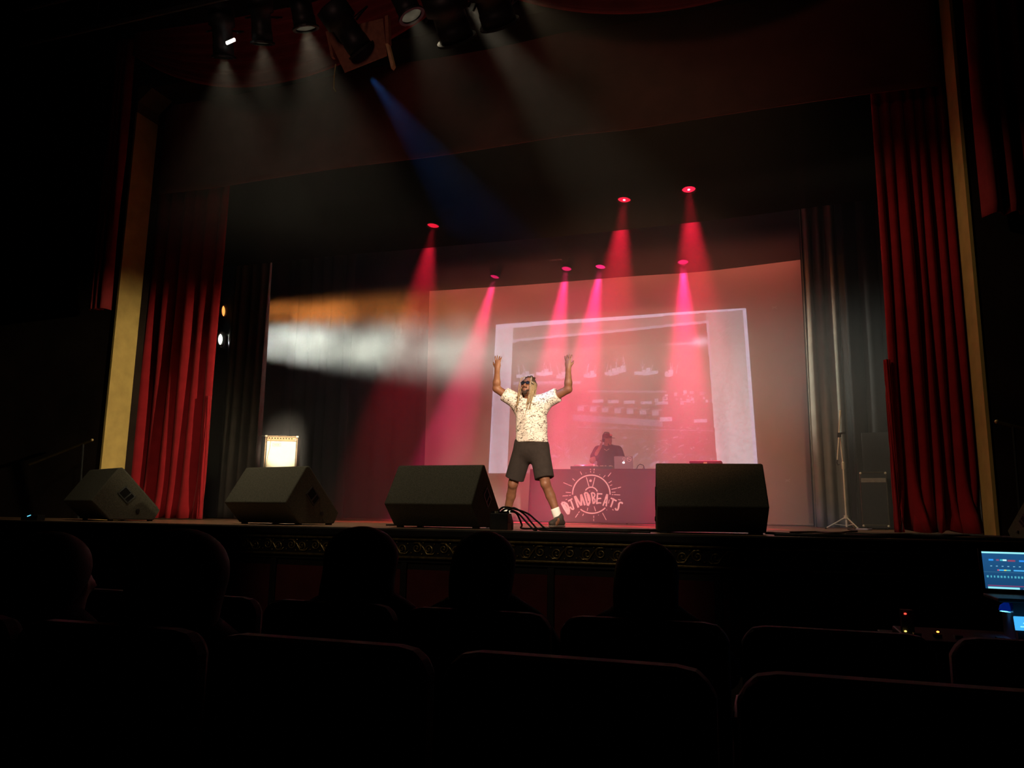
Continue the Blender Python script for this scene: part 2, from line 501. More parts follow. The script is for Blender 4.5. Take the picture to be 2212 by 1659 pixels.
def smooth_noise(n, m, fx, fy, seed):
    r = np.random.default_rng(seed); g = r.uniform(0, 1, (fy + 2, fx + 2))
    y = np.linspace(0, fy, m, endpoint=False); x = np.linspace(0, fx, n, endpoint=False)
    yi = y.astype(int); xi = x.astype(int); ty = (y - yi)[:, None]; tx = (x - xi)[None]
    ty = ty * ty * (3 - 2 * ty); tx = tx * tx * (3 - 2 * tx)
    return (g[yi][:, xi] * (1 - tx) + g[yi][:, xi + 1] * tx) * (1 - ty) + (g[yi + 1][:, xi] * (1 - tx) + g[yi + 1][:, xi + 1] * tx) * ty


def picture():
    """the projected photograph: pale negative-like harbour with boats, sheds and rocks; returned bottom row first"""
    n, m = 560, 340
    X = np.linspace(PX0, PX1, n)[None].repeat(m, 0); Z = np.linspace(PZ0, PZ1, m)[:, None].repeat(n, 1)
    I = np.full((m, n, 3), .02)
    lav = np.array([.30, .27, .36]); grey = np.array([.33, .31, .34])
    u = (X - PX0) / (PX1 - PX0)
    topz = 4.12 + .07 * u; botz = .98
    # margins of the slide mount (pale)
    sidef = .75 + .25 * smooth_noise(n, m, 26, 3, 4)
    mount = np.zeros((m, n), bool) | True
    il, ir = -5.06, -.97
    itop = 3.76 + .15 * (X - il) / (ir - il)
    inner = (X > il) & (X < ir + .06 * (4 - Z) / 3) & (Z < itop) & ~((X < il + .09) & (Z > itop - .06))
    right = (X > ir) & ~inner
    left = (X < il) & ~inner
    I[right] = grey * (sidef[right] * np.clip(.55 + .5 * (3.6 - Z[right]) / 2, .55, 1.1))[:, None]
    I[left] = np.array([.32, .28, .34]) * (sidef[left])[:, None]
    top = (Z > itop) & (X > il) & (X < ir)
    I[top] = np.array([.10, .085, .09])
    rim = (Z > topz - .055) | (X > PX1 - .06) | (X < PX0 + .045)
    I[rim & (Z > 1.0)] = lav * 1.05
    band = (Z > itop - .02) & (Z < itop + .055) & (X > il) & (X < ir + .05)
    I[band] = lav * .62
    vb = (X > ir - .02) & (X < ir + .05) & (Z > 2.6) & (Z < itop + .05)
    I[vb] = lav * .7
    # picture area: sky, water, ground tones
    t = smooth_noise(n, m, 9, 6, 1)
    sky = inner & (Z > 2.95)
    I[inner] = (np.array([.060, .048, .046])[None] * (.7 + .6 * t[inner])[:, None])
    I[inner & (Z > 3.55)] = np.array([.03, .024, .026])
    I[sky & (np.abs(Z - 3.55) < .012)] = np.array([.06, .05, .05])
    r = np.random.default_rng(3)
    def rect(x0, x1, z0, z1, k=1., sk=0.0):
        zz = Z - sk * (X - x0)
        mk = inner & (X > x0) & (X < x1) & (zz > z0) & (zz < z1)
        I[mk] = lav * k
    def line(x0, z0, x1, z1, wd, k=1.):
        d = np.array([x1 - x0, z1 - z0]); L = np.hypot(*d); d = d / L
        s = (X - x0) * d[0] + (Z - z0) * d[1]; q = np.abs((X - x0) * -d[1] + (Z - z0) * d[0])
        mk = inner & (s > 0) & (s < L) & (q < wd)
        I[mk] = np.maximum(I[mk], lav * k)
    # boats with masts
    for (bx, bz, w_) in ((-4.75, 3.02, .40), (-4.32, 3.05, .36), (-3.95, 2.97, .22), (-3.35, 2.97, .26), (-2.9, 3.0, .30), (-2.72, 3.05, .24), (-2.2, 2.98, .48), (-1.75, 2.92, .16)):
        hull = inner & (Z < bz + .02 + .05 * np.abs((X - bx) / w_) ** 2) & (Z > bz - .06 + .05 * np.abs(X - bx) / w_) & (np.abs(X - bx) < w_ / 2)
        I[hull] = lav * (.9 if bx < -4 else .65)
        rect(bx - .07, bx - .01, bz, bz + .06, .6); rect(bx + .0, bx + .09, bz + .01, bz + .09, .7)
        for k in range(4):
            mx = bx + r.uniform(-.16, .16); line(mx, bz, mx + r.uniform(-.08, .08), bz + r.uniform(.15, .28), .005, .6)
    # quay and long sheds
    rect(-5.0, -3.55, 2.84, 2.90, .55, -.03)
    for k in range(14): rect(-4.95 + k * .1, -4.91 + k * .1, 2.78, 2.85, .35, -.03)
    rect(-3.4, -1.8, 2.62, 2.66, .35, -.04)
    for k in range(5): rect(-5.05 + k * .13, -4.96 + k * .13, 2.55, 2.63, .45)
    for k, x0 in enumerate((-3.3, -2.98, -2.66, -2.32, -2.0)):
        rect(x0, x0 + .22, 2.40 - .02 * k, 2.46 - .02 * k, .55)
    for k in range(7):
        rect(-3.6 + k * .25, -3.47 + k * .25, 2.24 - .022 * k, 2.33 - .022 * k, .45); rect(-3.6 + k * .25, -3.40 + k * .25, 2.335 - .022 * k, 2.36 - .022 * k, .3)
    rect(-3.7, -1.9, 2.04, 2.17, .32, -.09)
    rect(-1.95, -1.72, 1.98, 2.07, .6); rect(-1.30, -1.05, 1.94, 2.01, .65)
    for k in range(26):
        x0 = -1.95 + r.uniform(-.1, .95); z0 = 2.42 + r.uniform(-.12, .12); rect(x0, x0 + r.uniform(.02, .10), z0, z0 + r.uniform(.02, .08), r.uniform(.25, .7))
    rect(-3.6, -.95, 1.9, 1.915, .35, -.05)
    # rocks and debris, denser to the bottom
    for k in range(420):
        z0 = 1.0 + .95 * r.uniform() ** 1.4; x0 = r.uniform(-5.0, -1.0); sc = 1.6 - .8 * (z0 - 1)
        rx, rz = (.008 + .06 * r.uniform() ** 2.2) * sc, (.005 + .022 * r.uniform() ** 1.6) * sc
        a = r.uniform(-.9, .9)
        dx = (X - x0) * math.cos(a) + (Z - z0) * math.sin(a); dz = -(X - x0) * math.sin(a) + (Z - z0) * math.cos(a)
        mk = inner & ((dx / rx) ** 2 + (dz / rz) ** 2 < 1) & (dz > -rz * .4)
        I[mk] = np.maximum(I[mk], lav * r.uniform(.12, .5))
    # bright burst at the right upper corner of the print
    g = np.exp(-(((X + 1.1) / .16) ** 2 + ((Z - 3.55) / .09) ** 2)) + .5 * np.exp(-(((X + 1.45) / .3) ** 2 + ((Z - 3.52) / .02) ** 2))
    I += inner[..., None] * g[..., None] * lav * .9
    tex = smooth_noise(n, m, 140, 85, 9) * .5 + smooth_noise(n, m, 280, 170, 10) * .5
    I *= (.75 + .5 * tex)[..., None]
    return I


PIC = picture()


def m_print(name, strength, base, rough=.95):
    m = bpy.data.materials.new(name); m.use_nodes = True
    nt = m.node_tree; b = nt.nodes['Principled BSDF']
    b.inputs['Base Color'].default_value = (*base, 1); b.inputs['Roughness'].default_value = rough
    b.inputs['Specular IOR Level'].default_value = .05
    a = nt.nodes.new('ShaderNodeVertexColor'); a.layer_name = 'print'
    nt.links.new(a.outputs['Color'], b.inputs['Emission Color']); b.inputs['Emission Strength'].default_value = strength
    return m


def fpic(U, V):
    X = PX0 + (PX1 - PX0) * U + .11 * (V - .5) * (1 - 2 * U) * 1.0
    Z = PZ0 + (PZ1 - PZ0) * V
    return X, cyc_y(X, Z) - .012, Z
grid('projected_picture', 559, 339, fpic, m_print('projected_light_on_cloth', 1.45, (.66, .60, .56)), cyc, True, 0, tuple(cyc.location),
     colfn=lambda U, V: PIC.reshape(-1, 3))
for (tx, tz) in ((.28, 4.15), (.38, .83)):
    t = MB()
    t.box((tx, float(cyc_y(np.float64(tx), np.float64(tz))) - .01, tz), (.10, .004, .016), (0, .5, 0)).box((tx, float(cyc_y(np.float64(tx), np.float64(tz))) - .013, tz), (.10, .004, .016), (0, -.5, 0))
    t.build('tape_mark', M_white, cyc, world=True)
# ------------------------------------------------------------------ wedge monitors along the stage edge
def wedge(label, corner, phi, scale=1.0, width=.92):
    """corner: world x, y of the front lip's right end"""
    wx, wy = math.cos(phi), math.sin(phi)
    cx, cy = corner[0] - wx * width / 2 * scale, corner[1] - wy * width / 2 * scale
    t = thing('floor_monitor', label, 'speaker', (cx, cy, 0), phi, 'wedge monitors along the stage edge')
    s = scale; h = width / 2 * s
    prof = [(0, .225), (.26, .605), (.31, .612), (.78, .13), (.72, .015), (.22, .015)]
    prof = [(a * s, b * s) for a, b in prof]
    MB().prism(prof, 'x', -h, h).build('cabinet', M_carpet, t, bevel=.012 * s)
    # grille on the long face that looks upstage
    a, b = Vector((0, .31 * s, .612 * s)), Vector((0, .78 * s, .13 * s)); n = Vector((0, .72, .70))
    mid = (a + b) / 2 + n * .006
    MB().box(mid, (2 * h * .92, (b - a).length * .9, .012), (math.atan2((b - a).z, (b - a).y), 0, 0)).build('grille', M_metal, t)
    for sx in (-1, 1):
        # pocket handle: raised rim with a dark recess and the jack plate beside it
        X = sx * (h + .002)
        ang = math.atan2(-.48, .47)
        R = Euler((ang, 0, 0)).to_matrix()
        c = Vector((X, .38 * s, .30 * s))
        rim = MB()
        for (dy, dz, ly, lz) in ((0, .055, .17, .014), (0, -.055, .17, .014), (.08, 0, .014, .12), (-.08, 0, .014, .12), (.02, 0, .014, .12)):
            rim.box(c + R @ Vector((0, dy * s, dz * s)), (.012 * s, ly * s, lz * s), R)
        h_ = rim.build('handle', M_blackp, t)
        MB().box(c, (.004, .15 * s, .10 * s), R).build('recess', M_black, h_)
        MB().lathe([(.022 * s, 0), (.022 * s, .008), (.012 * s, .010)], 14, (X, .52 * s, .12 * s), Euler((0, sx * math.pi / 2, 0)).to_matrix()).build('socket', M_metal, t)
    for sx in (-1, 1):
        for y in (.25, .69):
            MB().bx(sx * h * .88 - .03, sx * h * .88 + .03, y * s - .02, y * s + .02, 0, .016 * s).build('foot', M_blackp, t)
    return t


wedge('wedge monitor at the far left, turned aside before the left red curtain', (-7.2, 6.85), math.radians(-25))
wedge('wedge monitor standing in front of the guitar amplifier', (-4.62, 6.78), math.radians(-12.6))
wedge('wedge monitor left of the performer, beside the cable box', (-2.60, 6.76), math.radians(-2))
wedge('wedge monitor in front of the right part of the disc jockey table', (.02, 6.85), math.radians(9))
wedge('small low wedge monitor at the far right of the stage edge', (2.45, 7.25), math.radians(20), .5)

# ------------------------------------------------------------------ stage lamps
def aimed(name, label, loc, aim, group):
    o = bpy.data.objects.new(name, None); COL.objects.link(o); o.empty_display_size = .1
    o.location = loc
    o.rotation_mode = 'QUATERNION'
    o.rotation_quaternion = (Vector(aim) - Vector(loc)).to_track_quat('-Z', 'Y')
    tag(o, label, 'lamp', group)
    bpy.context.view_layer.update()
    return o


def par_can(label, lens, aim, color, power, size, group, glow, pipe_z, hot=True):
    """a PAR can: the lens centre is at `lens`; local -Z is the beam"""
    t = aimed('par_can', label, lens, aim, group)
    MB().lathe([(.108, -.02), (.115, -.02), (.115, .05), (.105, .06), (.10, .22), (.075, .30), (.05, .36), (.001, .37)], 24, cap=False).build('body', M_metal, t, True)
    lensm = mat('red_lens_%.1f_%.2f' % (glow, color[2]), (.3, .01, .02), .3, .05, 10, emis=color, estr=glow)
    MB().lathe([(.001, .0), (.05, .004), (.09, .012), (.104, .02)], 24, cap=False).build('lens', lensm, t, True)
    if hot:
        MB().ball((0, 0, -.004), (.022, .022, .006), 10, 6).build('bulb', mat('lamp_bulb', (1, .8, .9), .3, .05, 10, emis=(1, .55, .85), estr=glow * 2.0), t, True)
    inv = t.matrix_world.inverted()
    piv = Vector(lens) + (Vector(lens) - Vector(aim)).normalized() * .14
    y = MB()
    side = Vector((1, 0, 0))
    top = Vector((piv.x, piv.y, pipe_z - .05))
    pts = [piv + side * .135, Vector((piv.x + .135, piv.y, top.z - .05)), Vector((piv.x + .06, piv.y, top.z)), Vector((piv.x - .06, piv.y, top.z)), Vector((piv.x - .135, piv.y, top.z - .05)), piv - side * .135]
    y.tube([inv @ p for p in pts], .010, 6)
    y.build('yoke', M_metal, t)
    c = MB().box((0, 0, 0), (.05, .24, .10))
    c.v = [tuple(inv @ (Vector(p) + Vector((top.x, top.y, top.z + .03)))) for p in c.v]
    c.build('clamp', M_metal, t)
    if power:
        d = (Vector(aim) - Vector(lens)).normalized()
        light('par_beam', 'SPOT', tuple(Vector(lens) + d * .03), aim, power, color, size, .55, .06, t)
    return t


def pipe(name, label, x0, x1, y, z, r=.025):
    t = thing(name, label, 'pipe', ((x0 + x1) / 2, y, z))
    MB().tube([(x0, y, z), (x1, y, z)], r, 10).build('tube', M_metal, t, world=True)
    n = 4
    for k in range(n):
        hx = x0 + (x1 - x0) * (k + .5) / n
        MB().tube([(hx, y, z), (hx, y, 8.5)], .006, 5).build('suspension_wire', M_metal, t, world=True)
    return t


pipe('lighting_bar', 'black lighting bar carrying the front row of red lamps', -8.5, 2.2, 11.52, 5.62)
pipe('lighting_bar', 'black lighting bar carrying the rear row of red lamps before the screen', -8.0, 1.5, 14.92, 5.66)
g1, g2 = 'red lamps of the front bar', 'red lamps of the rear bar'
par_can('leftmost red lamp of the front bar', (-5.24, 11.5, 4.98), (-5.45, 10.6, 0), RED_MID, 1500, 24, g1, 12, 5.62, False)
par_can('middle red lamp of the front bar', (-1.96, 11.5, 5.06), (-2.3, 10.6, 0), RED_MID, 2800, 24, g1, 16, 5.62)
par_can('rightmost and brightest red lamp of the front bar', (-.96, 11.5, 5.11), (-.75, 10.4, 0), RED_MID, 3000, 24, g1, 25, 5.62)
par_can('leftmost red lamp of the rear bar', (-5.32, 14.9, 5.11), (-6.1, 13.6, 0), RED_UP, 9000, 19, g2, 12, 5.66, False)
par_can('second red lamp from the left on the rear bar', (-3.75, 14.9, 5.15), (-4.0, 13.3, 0), RED_UP, 12500, 18, g2, 14, 5.66, False)
par_can('third red lamp from the left on the rear bar', (-3.04, 14.9, 5.13), (-3.5, 13.5, 0), RED_UP, 13500, 19, g2, 26, 5.66, False)
par_can('rightmost red lamp of the rear bar', (-1.39, 14.9, 5.08), (-1.25, 13.4, 0), RED_UP, 13500, 20, g2, 16, 5.66, False)
for lb, x0, x1, z in (('short metal plate on the rear lighting bar, left one', -4.09, -3.84, 5.34), ('short thin metal plate on the rear lighting bar, right one', -2.87, -2.70, 5.36)):
    t = thing('bar_plate', lb, 'plate', ((x0 + x1) / 2, 14.86, z))
    MB().box((0, 0, 0), (x1 - x0, .05, .035)).build('plate', mat('plate_alloy', (.7, .6, .6), .4, .1, 10), t)
    MB().tube([(0, .04, 0), (0, .06, 5.66 - z)], .012, 6).build('bracket', M_metal, t)

# side lamps on a boom in the left wing
boom = thing('lighting_boom', 'black lighting boom stand with coiled cable in the left wing', 'stand', (-9.3, 11.75, 0))
MB().tube([(0, 0, .03), (0, 0, 4.6)], .03, 10).build('pole', M_metal, boom)
MB().lathe([(.28, 0), (.28, .03), (.06, .05), (.05, .10)], 20).build('base', M_metal, boom)
coil = MB()
for k in range(7):
    zc, rr = 1.38 + .05 * math.sin(k * 2.1), .10 + .012 * k
    coil.tube([(.24 + rr * .45 * math.cos(a), -.06 + .02 * k * .3, zc + rr * 2.6 * math.sin(a)) for a in np.linspace(0, 2 * math.pi, 22)], .012, 5)
coil.build('cable_coil', mat('grey_cable', (.34, .30, .27), .7, .2, 20), boom, True)
MB().box((.05, -.02, 1.72), (.12, .10, .08)).build('hook', M_metal, boom)


def lantern(name, label, lens, aim, color, power, size, glow, group, L=.42, r=.085, blend=.5, radius=.05, mat_body=None, lightname='lantern_beam', back=.0, hood=.10):
    t = aimed(name, label, lens, aim, group)
    mb_ = mat_body or M_metal
    MB().lathe([(r * .92, -hood), (r, -hood), (r, .02), (r * .95, .03), (r * .95, L * .45), (r * 1.25, L * .5), (r * 1.25, L * .95), (r * .7, L)], 22, cap=False).build('body', mb_, t, True)
    MB().lathe([(r * .9, -hood - .005), (r * 1.18, -hood - .005), (r * 1.18, -hood + .015), (r * .9, -hood + .015)], 22, cap=False).build('gel_frame', mb_, t)
    MB().lathe([(.001, .0), (r * .5, -.004 + .008), (r * .9, .02)], 22, cap=False).build('lens', mat(label[:30] + '_lens', (.4, .4, .4), .2, .05, 10, emis=color, estr=glow), t, True)
    y = MB().tube([(r * 1.5, 0, L * .35), (r * 1.5, .10, L * .40), (r * 1.5, .22, L * .45), (0, .26, L * .47), (-r * 1.5, .22, L * .45), (-r * 1.5, .10, L * .40), (-r * 1.5, 0, L * .35)], .011, 6)
    y.build('yoke', mb_, t)
    if power:
        d = (Vector(aim) - Vector(lens)).normalized()
        light(lightname, 'SPOT', tuple(Vector(lens) + d * (.11 - back)), aim, power, color, size, blend, radius, t)
    return t


gs = 'side lamps in the left wing'
lantern('side_lantern', 'upper side lamp glowing orange in the left wing', (-9.50, 11.6, 3.80), (1.1, 13.9, 3.45), ORANGE, 9500, 15, 2.0, gs, r=.12, blend=1.0, radius=.2, hood=.02)
lantern('side_lantern', 'lower side lamp glowing white in the left wing', (-9.52, 11.6, 3.26), (.95, 13.0, 2.45), COOLW, 26000, 15, 2.0, gs, r=.12, blend=1.0, radius=.36, hood=.02)

# ------------------------------------------------------------------ disc jockey table with printed cloth
TX0, TX1, TY = -4.07, -.62, 13.6
tbl = thing('dj_table', 'long table under a dark maroon cloth printed with a record logo', 'table', ((TX0 + TX1) / 2, TY + .4, 0))
M_cloth = mat('maroon_table_cloth', (.12, .026, .042), .9, .08, 3, spec=.05)
MB().bx(TX0, TX1, TY + .02, TY + .8, .915, .945).build('tabletop', M_cloth, tbl, world=True)
def fcloth(U, V):
    # front drape from the top edge down to the floor, wrapping a little round the left end
    X = TX0 - .03 + (TX1 - TX0 + .05) * U - .06 * np.clip(.2 - V, 0, .2) * (1 - U) * 3
    Z = .012 + .943 * V
    Y = TY - .012 * np.sin(U * 34) * (1 - V) * .6 - .03 * (1 - V)
    return X, Y, Z
cl = grid('front_cloth', 90, 24, fcloth, M_cloth, tbl, True, .006, tuple(tbl.location))
def fside(sgn, xx):
    def f(U, V):
        Z = .012 + .943 * V
        return xx + sgn * .05 * (1 - V) + .012 * np.sin(U * 22) * (1 - V), TY + .8 * U, Z
    return f
grid('side_cloth', 20, 12, fside(-1, TX0 - .02), M_cloth, tbl, True, .006, tuple(tbl.location))
grid('side_cloth', 20, 12, fside(1, TX1 + .02), M_cloth, tbl, True, .006, tuple(tbl.location))
MB().bx(TX0 - .03, TX1 + .03, TY - .005, TY + .83, .945, .957).build('top_cloth', M_cloth, tbl, world=True, bevel=.004)
for lx in (TX0 + .15, -2.35, TX1 - .15):
    for ly in (TY + .12, TY + .7):
        MB().tube([(lx, ly, 0), (lx, ly, .915)], .02, 8).build('leg', M_metal, tbl, world=True)

# print on the cloth: coordinates measured on an enlarged view, 1 unit = 1/11.06 of a photo pixel
M_ink = mat('pink_white_print', (.92, .66, .64), .85, .05, 30)
def LP(zx, zy):
    px, py = 1180 + zx / 11.06, 1010 + zy / 11.06
    return (-3.566 + (px - 1205) * .00838, .9576 - (py - 1013.0) * .00814)


def ribbon(pts, wd, y=None):
    b = MB(); n = len(pts)
    P = [Vector(LP(*p)) for p in pts]
    L, Rr = [], []
    for i in range(n):
        d = (P[min(i + 1, n - 1)] - P[max(i - 1, 0)]).normalized()
        nn = Vector((-d.y, d.x)) * wd * .00814 / 11.06 / 2
        L.append(P[i] + nn); Rr.append(P[i] - nn)
    def yy(z): return TY - .0215 - .03 * (1 - z / .957)
    vs = [(q.x, yy(q.y), q.y) for q in L] + [(q.x, yy(q.y), q.y) for q in Rr] + [(q.x, yy(q.y) + .004, q.y) for q in L] + [(q.x, yy(q.y) + .004, q.y) for q in Rr]
    fs = []
    for i in range(n - 1):
        fs += [(i, i + 1, n + i + 1, n + i), (2 * n + i, 3 * n + i, 3 * n + i + 1, 2 * n + i + 1), (i, 2 * n + i, 2 * n + i + 1, i + 1), (n + i, n + i + 1, 3 * n + i + 1, 3 * n + i)]
    fs += [(0, n, 3 * n, 2 * n), (n - 1, 3 * n - 1, 4 * n - 1, 2 * n - 1)]
    return b.add(vs, fs)


def stroke(name, strokes, wd):
    b = MB()
    for s_ in strokes:
        k = ribbon(s_, wd); b.add(k.v, k.f)
    o = b.build(name, M_ink, cl, world=False)
    off = Vector(tbl.location)
    o.data.transform(Matrix.Translation(-off))
    return o


LET = [
    ([[(368, 858), (440, 985), (520, 1108)], [(372, 850), (440, 845), (500, 880), (545, 960), (562, 1040), (548, 1110), (510, 1112)], [(430, 880), (500, 985), (535, 1060)]], 46),
    ([[(530, 812), (580, 785), (632, 752)], [(590, 785), (625, 870), (655, 955), (668, 995)], [(672, 985), (655, 1008), (625, 1000), (600, 975), (582, 945)]], 36),
    ([[(685, 690), (735, 840), (780, 962)], [(700, 690), (775, 810), (842, 915)], [(838, 648), (848, 780), (850, 915)], [(845, 645), (895, 780), (935, 908)]], 44),
    ([[(922, 615), (962, 770), (1002, 912)], [(925, 608), (985, 612), (1030, 670), (1052, 760), (1048, 840), (1008, 918)], [(990, 640), (1010, 720), (1030, 800)]], 42),
    ([[(1088, 606), (1112, 740), (1135, 872)], [(1092, 606), (1150, 615), (1172, 655), (1158, 705), (1115, 732)], [(1115, 732), (1170, 760), (1178, 805), (1160, 845), (1135, 862)]], 34),
    ([[(1238, 606), (1226, 740), (1216, 878)], [(1235, 638), (1290, 632), (1348, 636)], [(1228, 752), (1280, 742), (1322, 742)], [(1218, 858), (1270, 845), (1322, 850)]], 34),
    ([[(1456, 638), (1410, 780), (1362, 914)], [(1468, 638), (1456, 780), (1438, 928)], [(1400, 838), (1425, 832), (1448, 826)]], 34),
    ([[(1546, 730), (1610, 762), (1682, 798)], [(1612, 735), (1580, 850), (1542, 945)]], 36),
    ([[(1822, 862), (1800, 835), (1765, 832), (1738, 860), (1730, 915), (1722, 970), (1700, 1012), (1665, 1005), (1652, 965)]], 40),
]
for st, wd in LET: stroke('letter', st, wd)
def arc(cx, cy, rx, ry, a0, a1, n=30):
    return [(cx + rx * math.cos(math.radians(a)), cy - ry * math.sin(math.radians(a))) for a in np.linspace(a0, a1, n)]
stroke('record_ring', [arc(1083, 640, 447, 455, 182, -1)], 30)
stroke('record_ring', [arc(1100, 640, 447, 455, 233, 315, 20)], 30)
stroke('record_label_ring', [arc(1082, 640, 158, 165, 148, 22, 16)], 28)
stroke('tonearm', [[(965, 235), (1032, 462)], [(1172, 238), (1115, 462)]], 18)
stroke('spindle_dot', [arc(1068, 320, 16, 16, 0, 360, 13)], 34)
for s_ in ([(1063, 30), (1064, 62)], [(1066, 85), (1070, 122)], [(1155, 30), (1150, 70)], [(1148, 95), (1145, 132)], [(818, 100), (858, 175)], [(632, 268), (690, 318)], [(410, 368), (520, 408)], [(530, 418), (620, 450)],
           [(470, 600), (598, 608)], [(395, 690), (530, 680)], [(550, 675), (600, 672)], [(472, 775), (508, 765)], [(1552, 128), (1482, 218)], [(1420, 188), (1370, 242)], [(1568, 325), (1490, 374)], [(1580, 415), (1522, 440)],
           [(1560, 526), (1690, 494)], [(1708, 490), (1785, 470)], [(1568, 596), (1655, 590)], [(1570, 648), (1606, 650)], [(1625, 650), (1765, 655)], [(1714, 762), (1775, 775)], [(1580, 995), (1612, 1018)], [(1512, 768), (1492, 858)],
           [(808, 1055), (780, 1090)], [(770, 1110), (710, 1200)], [(905, 1110), (880, 1160)], [(1005, 965), (988, 1040)], [(1155, 930), (1190, 1045)], [(1145, 1150), (1145, 1205)], [(1145, 1228), (1145, 1278)], [(1352, 1085), (1440, 1248)],
           [(955, 128), (960, 138)], [(1280, 170), (1290, 182)], [(1250, 1130), (1262, 1142)], [(1445, 1008), (1455, 1018)], [(1042, 562), (1050, 574)]):
    stroke('ray', [s_], 17)

# ------------------------------------------------------------------ gear on the table
def on_table(name, label, cat, x, y, rz=0):
    return thing(name, label, cat, (x, y, .9575), rz)
tt = on_table('turntable', 'turntable with tonearm at the left of the disc jockey table', 'turntable', -3.17, 13.92)
MB().bx(-.21, .21, -.17, .17, 0.012, .06).build('plinth', M_blackp, tt, bevel=.006)
MB().lathe([(.155, .06), (.155, .078), (.148, .082), (.01, .082)], 28, (-.03, 0, 0)).build('platter', mat('platter_alloy', (.55, .5, .5), .35, .1, 10, metal=.6), tt)
MB().lathe([(.146, .083), (.146, .086)], 28, (-.03, 0, 0)).build('record', mat('vinyl', (.02, .02, .02), .25, .1, 20), tt)
MB().tube([(.16, .11, .10), (.15, -.02, .10), (.10, -.10, .092)], .006, 6).build('tonearm', M_chrome, tt)
MB().lathe([(.028, .06), (.028, .10), (.02, .11)], 14, (.16, .12, 0)).build('tonearm_base', M_chrome, tt)
for fx in (-.17, .17):
    for fy in (-.13, .13):
        MB().lathe([(.025, 0), (.025, .013)], 10, (fx, fy, 0)).build('foot', M_blackp, tt)
mx = on_table('dj_mixer', 'low mixer with rows of knobs between turntable and laptop', 'mixer', -2.78, 13.86)
MB().bx(-.17, .17, -.15, .15, 0, .055).build('case', M_blackp, mx, bevel=.005)
for i in range(6):
    for j in range(3):
        MB().lathe([(.010, .055), (.009, .075)], 8, (-.13 + i * .052, .10 - j * .05, 0)).build('knob', M_chrome if (i + j) % 3 else M_blackp, mx)
for i in range(4):
    MB().bx(-.125 + i * .08, -.105 + i * .08, -.10, -.08, .055, .068).build('fader', M_chrome, mx)
lt = on_table('laptop', 'silver laptop with glowing lid logo on the disc jockey table', 'laptop', -2.42, 13.86, math.radians(4))
M_lid = mat('laptop_alloy', (.30, .20, .22), .38, .04, 10, metal=.35)
MB().bx(-.168, .168, -.02, .215, 0, .016).build('base', M_lid, lt, bevel=.005)
MB().box((0, .245 - .265 - .005, .125), (.336, .010, .225), (math.radians(10), 0, 0)).build('lid', M_lid, lt, bevel=.004)
lid = lt.children[-1]
R10 = Euler((math.radians(10), 0, 0)).to_matrix(); lc = Vector((0, -.025, .125))
def onlid(x, z, dy=-.0065): return lc + R10 @ Vector((x, dy, z))
ap = MB(); prof = []
for a in np.linspace(0, 2 * math.pi, 28, endpoint=False):
    rr = .021 * (1 + .10 * math.cos(2 * a)) * (1 - .14 * math.exp(-((a - math.pi / 2) / .35) ** 2) - .10 * math.exp(-((a - 1.5 * math.pi) / .3) ** 2))
    bite = .25 * math.exp(-((a - .25) / .35) ** 2)
    prof.append((rr * (1 - bite) * math.cos(a), rr * math.sin(a)))
n_ = len(prof)
ap.add([onlid(p[0], p[1] - .0) for p in prof] + [onlid(p[0], p[1], -.004) for p in prof], [tuple(range(n_))] + [(i, (i + 1) % n_, n_ + (i + 1) % n_, n_ + i) for i in range(n_)])
ap.add([onlid(.001, .022), onlid(.004, .033), onlid(.013, .038), onlid(.010, .027)], [(0, 1, 2, 3)])
ap.build('lid_logo', mat('lit_logo', (.9, .9, 1), .4, .02, 10, emis=(.85, .92, 1), estr=1.6), lid)
def ringmesh(cx, cz, r, wd):
    b = MB(); N = 20
    vs = [onlid(cx + r * math.cos(2 * math.pi * k / N), cz + r * math.sin(2 * math.pi * k / N), -.007) for k in range(N)] + [onlid(cx + (r - wd) * math.cos(2 * math.pi * k / N), cz + (r - wd) * math.sin(2 * math.pi * k / N), -.007) for k in range(N)]
    b.add(vs, [(k, (k + 1) % N, N + (k + 1) % N, N + k) for k in range(N)])
    return b
st = ringmesh(.10, .06, .042, .006); st.add([onlid(.065, .07, -.007), onlid(.135, .045, -.007), onlid(.135, .052, -.007), onlid(.065, .08, -.007)], [(0, 1, 2, 3)])
st.build('round_sticker', M_ink, lid)
ringmesh(.008, .068, .024, .005).build('small_sticker', M_ink, lid)
cb = MB().tube([(-2.20, 13.9, .962), (-2.17, 13.9, 1.03), (-2.13, 13.88, 1.055), (-2.07, 13.86, 1.035), (-2.05, 13.85, .965)], .007, 6).build('looped_cable', M_cable)
tag(cb, 'black cable loop standing up beside the laptop', 'cable')
cb = MB().tube([(-2.1, 13.95, .962), (-2.08, 13.95, 1.0), (-2.06, 13.93, 1.02)], [.008, .006, .004], 6).build('red_plug_cable', mat('red_plug', (.5, .03, .05), .5, .1, 10))
tag(cb, 'short red plug lead sticking up beside the laptop', 'cable')
cs = on_table('record_case', 'closed dark red case on the right end of the disc jockey table', 'case', -.98, 13.85)
MB().bx(-.27, .27, -.18, .18, 0.0, .09).build('case_body', mat('maroon_case', (.09, .02, .03), .6, .1, 10), cs, bevel=.01)
MB().bx(-.27, .27, -.18, .18, .094, .135).build('case_lid', mat('maroon_case', (.09, .02, .03)), cs, bevel=.012)
MB().bx(-.03, .03, -.19, -.18, .07, .11).build('latch', M_chrome, cs)

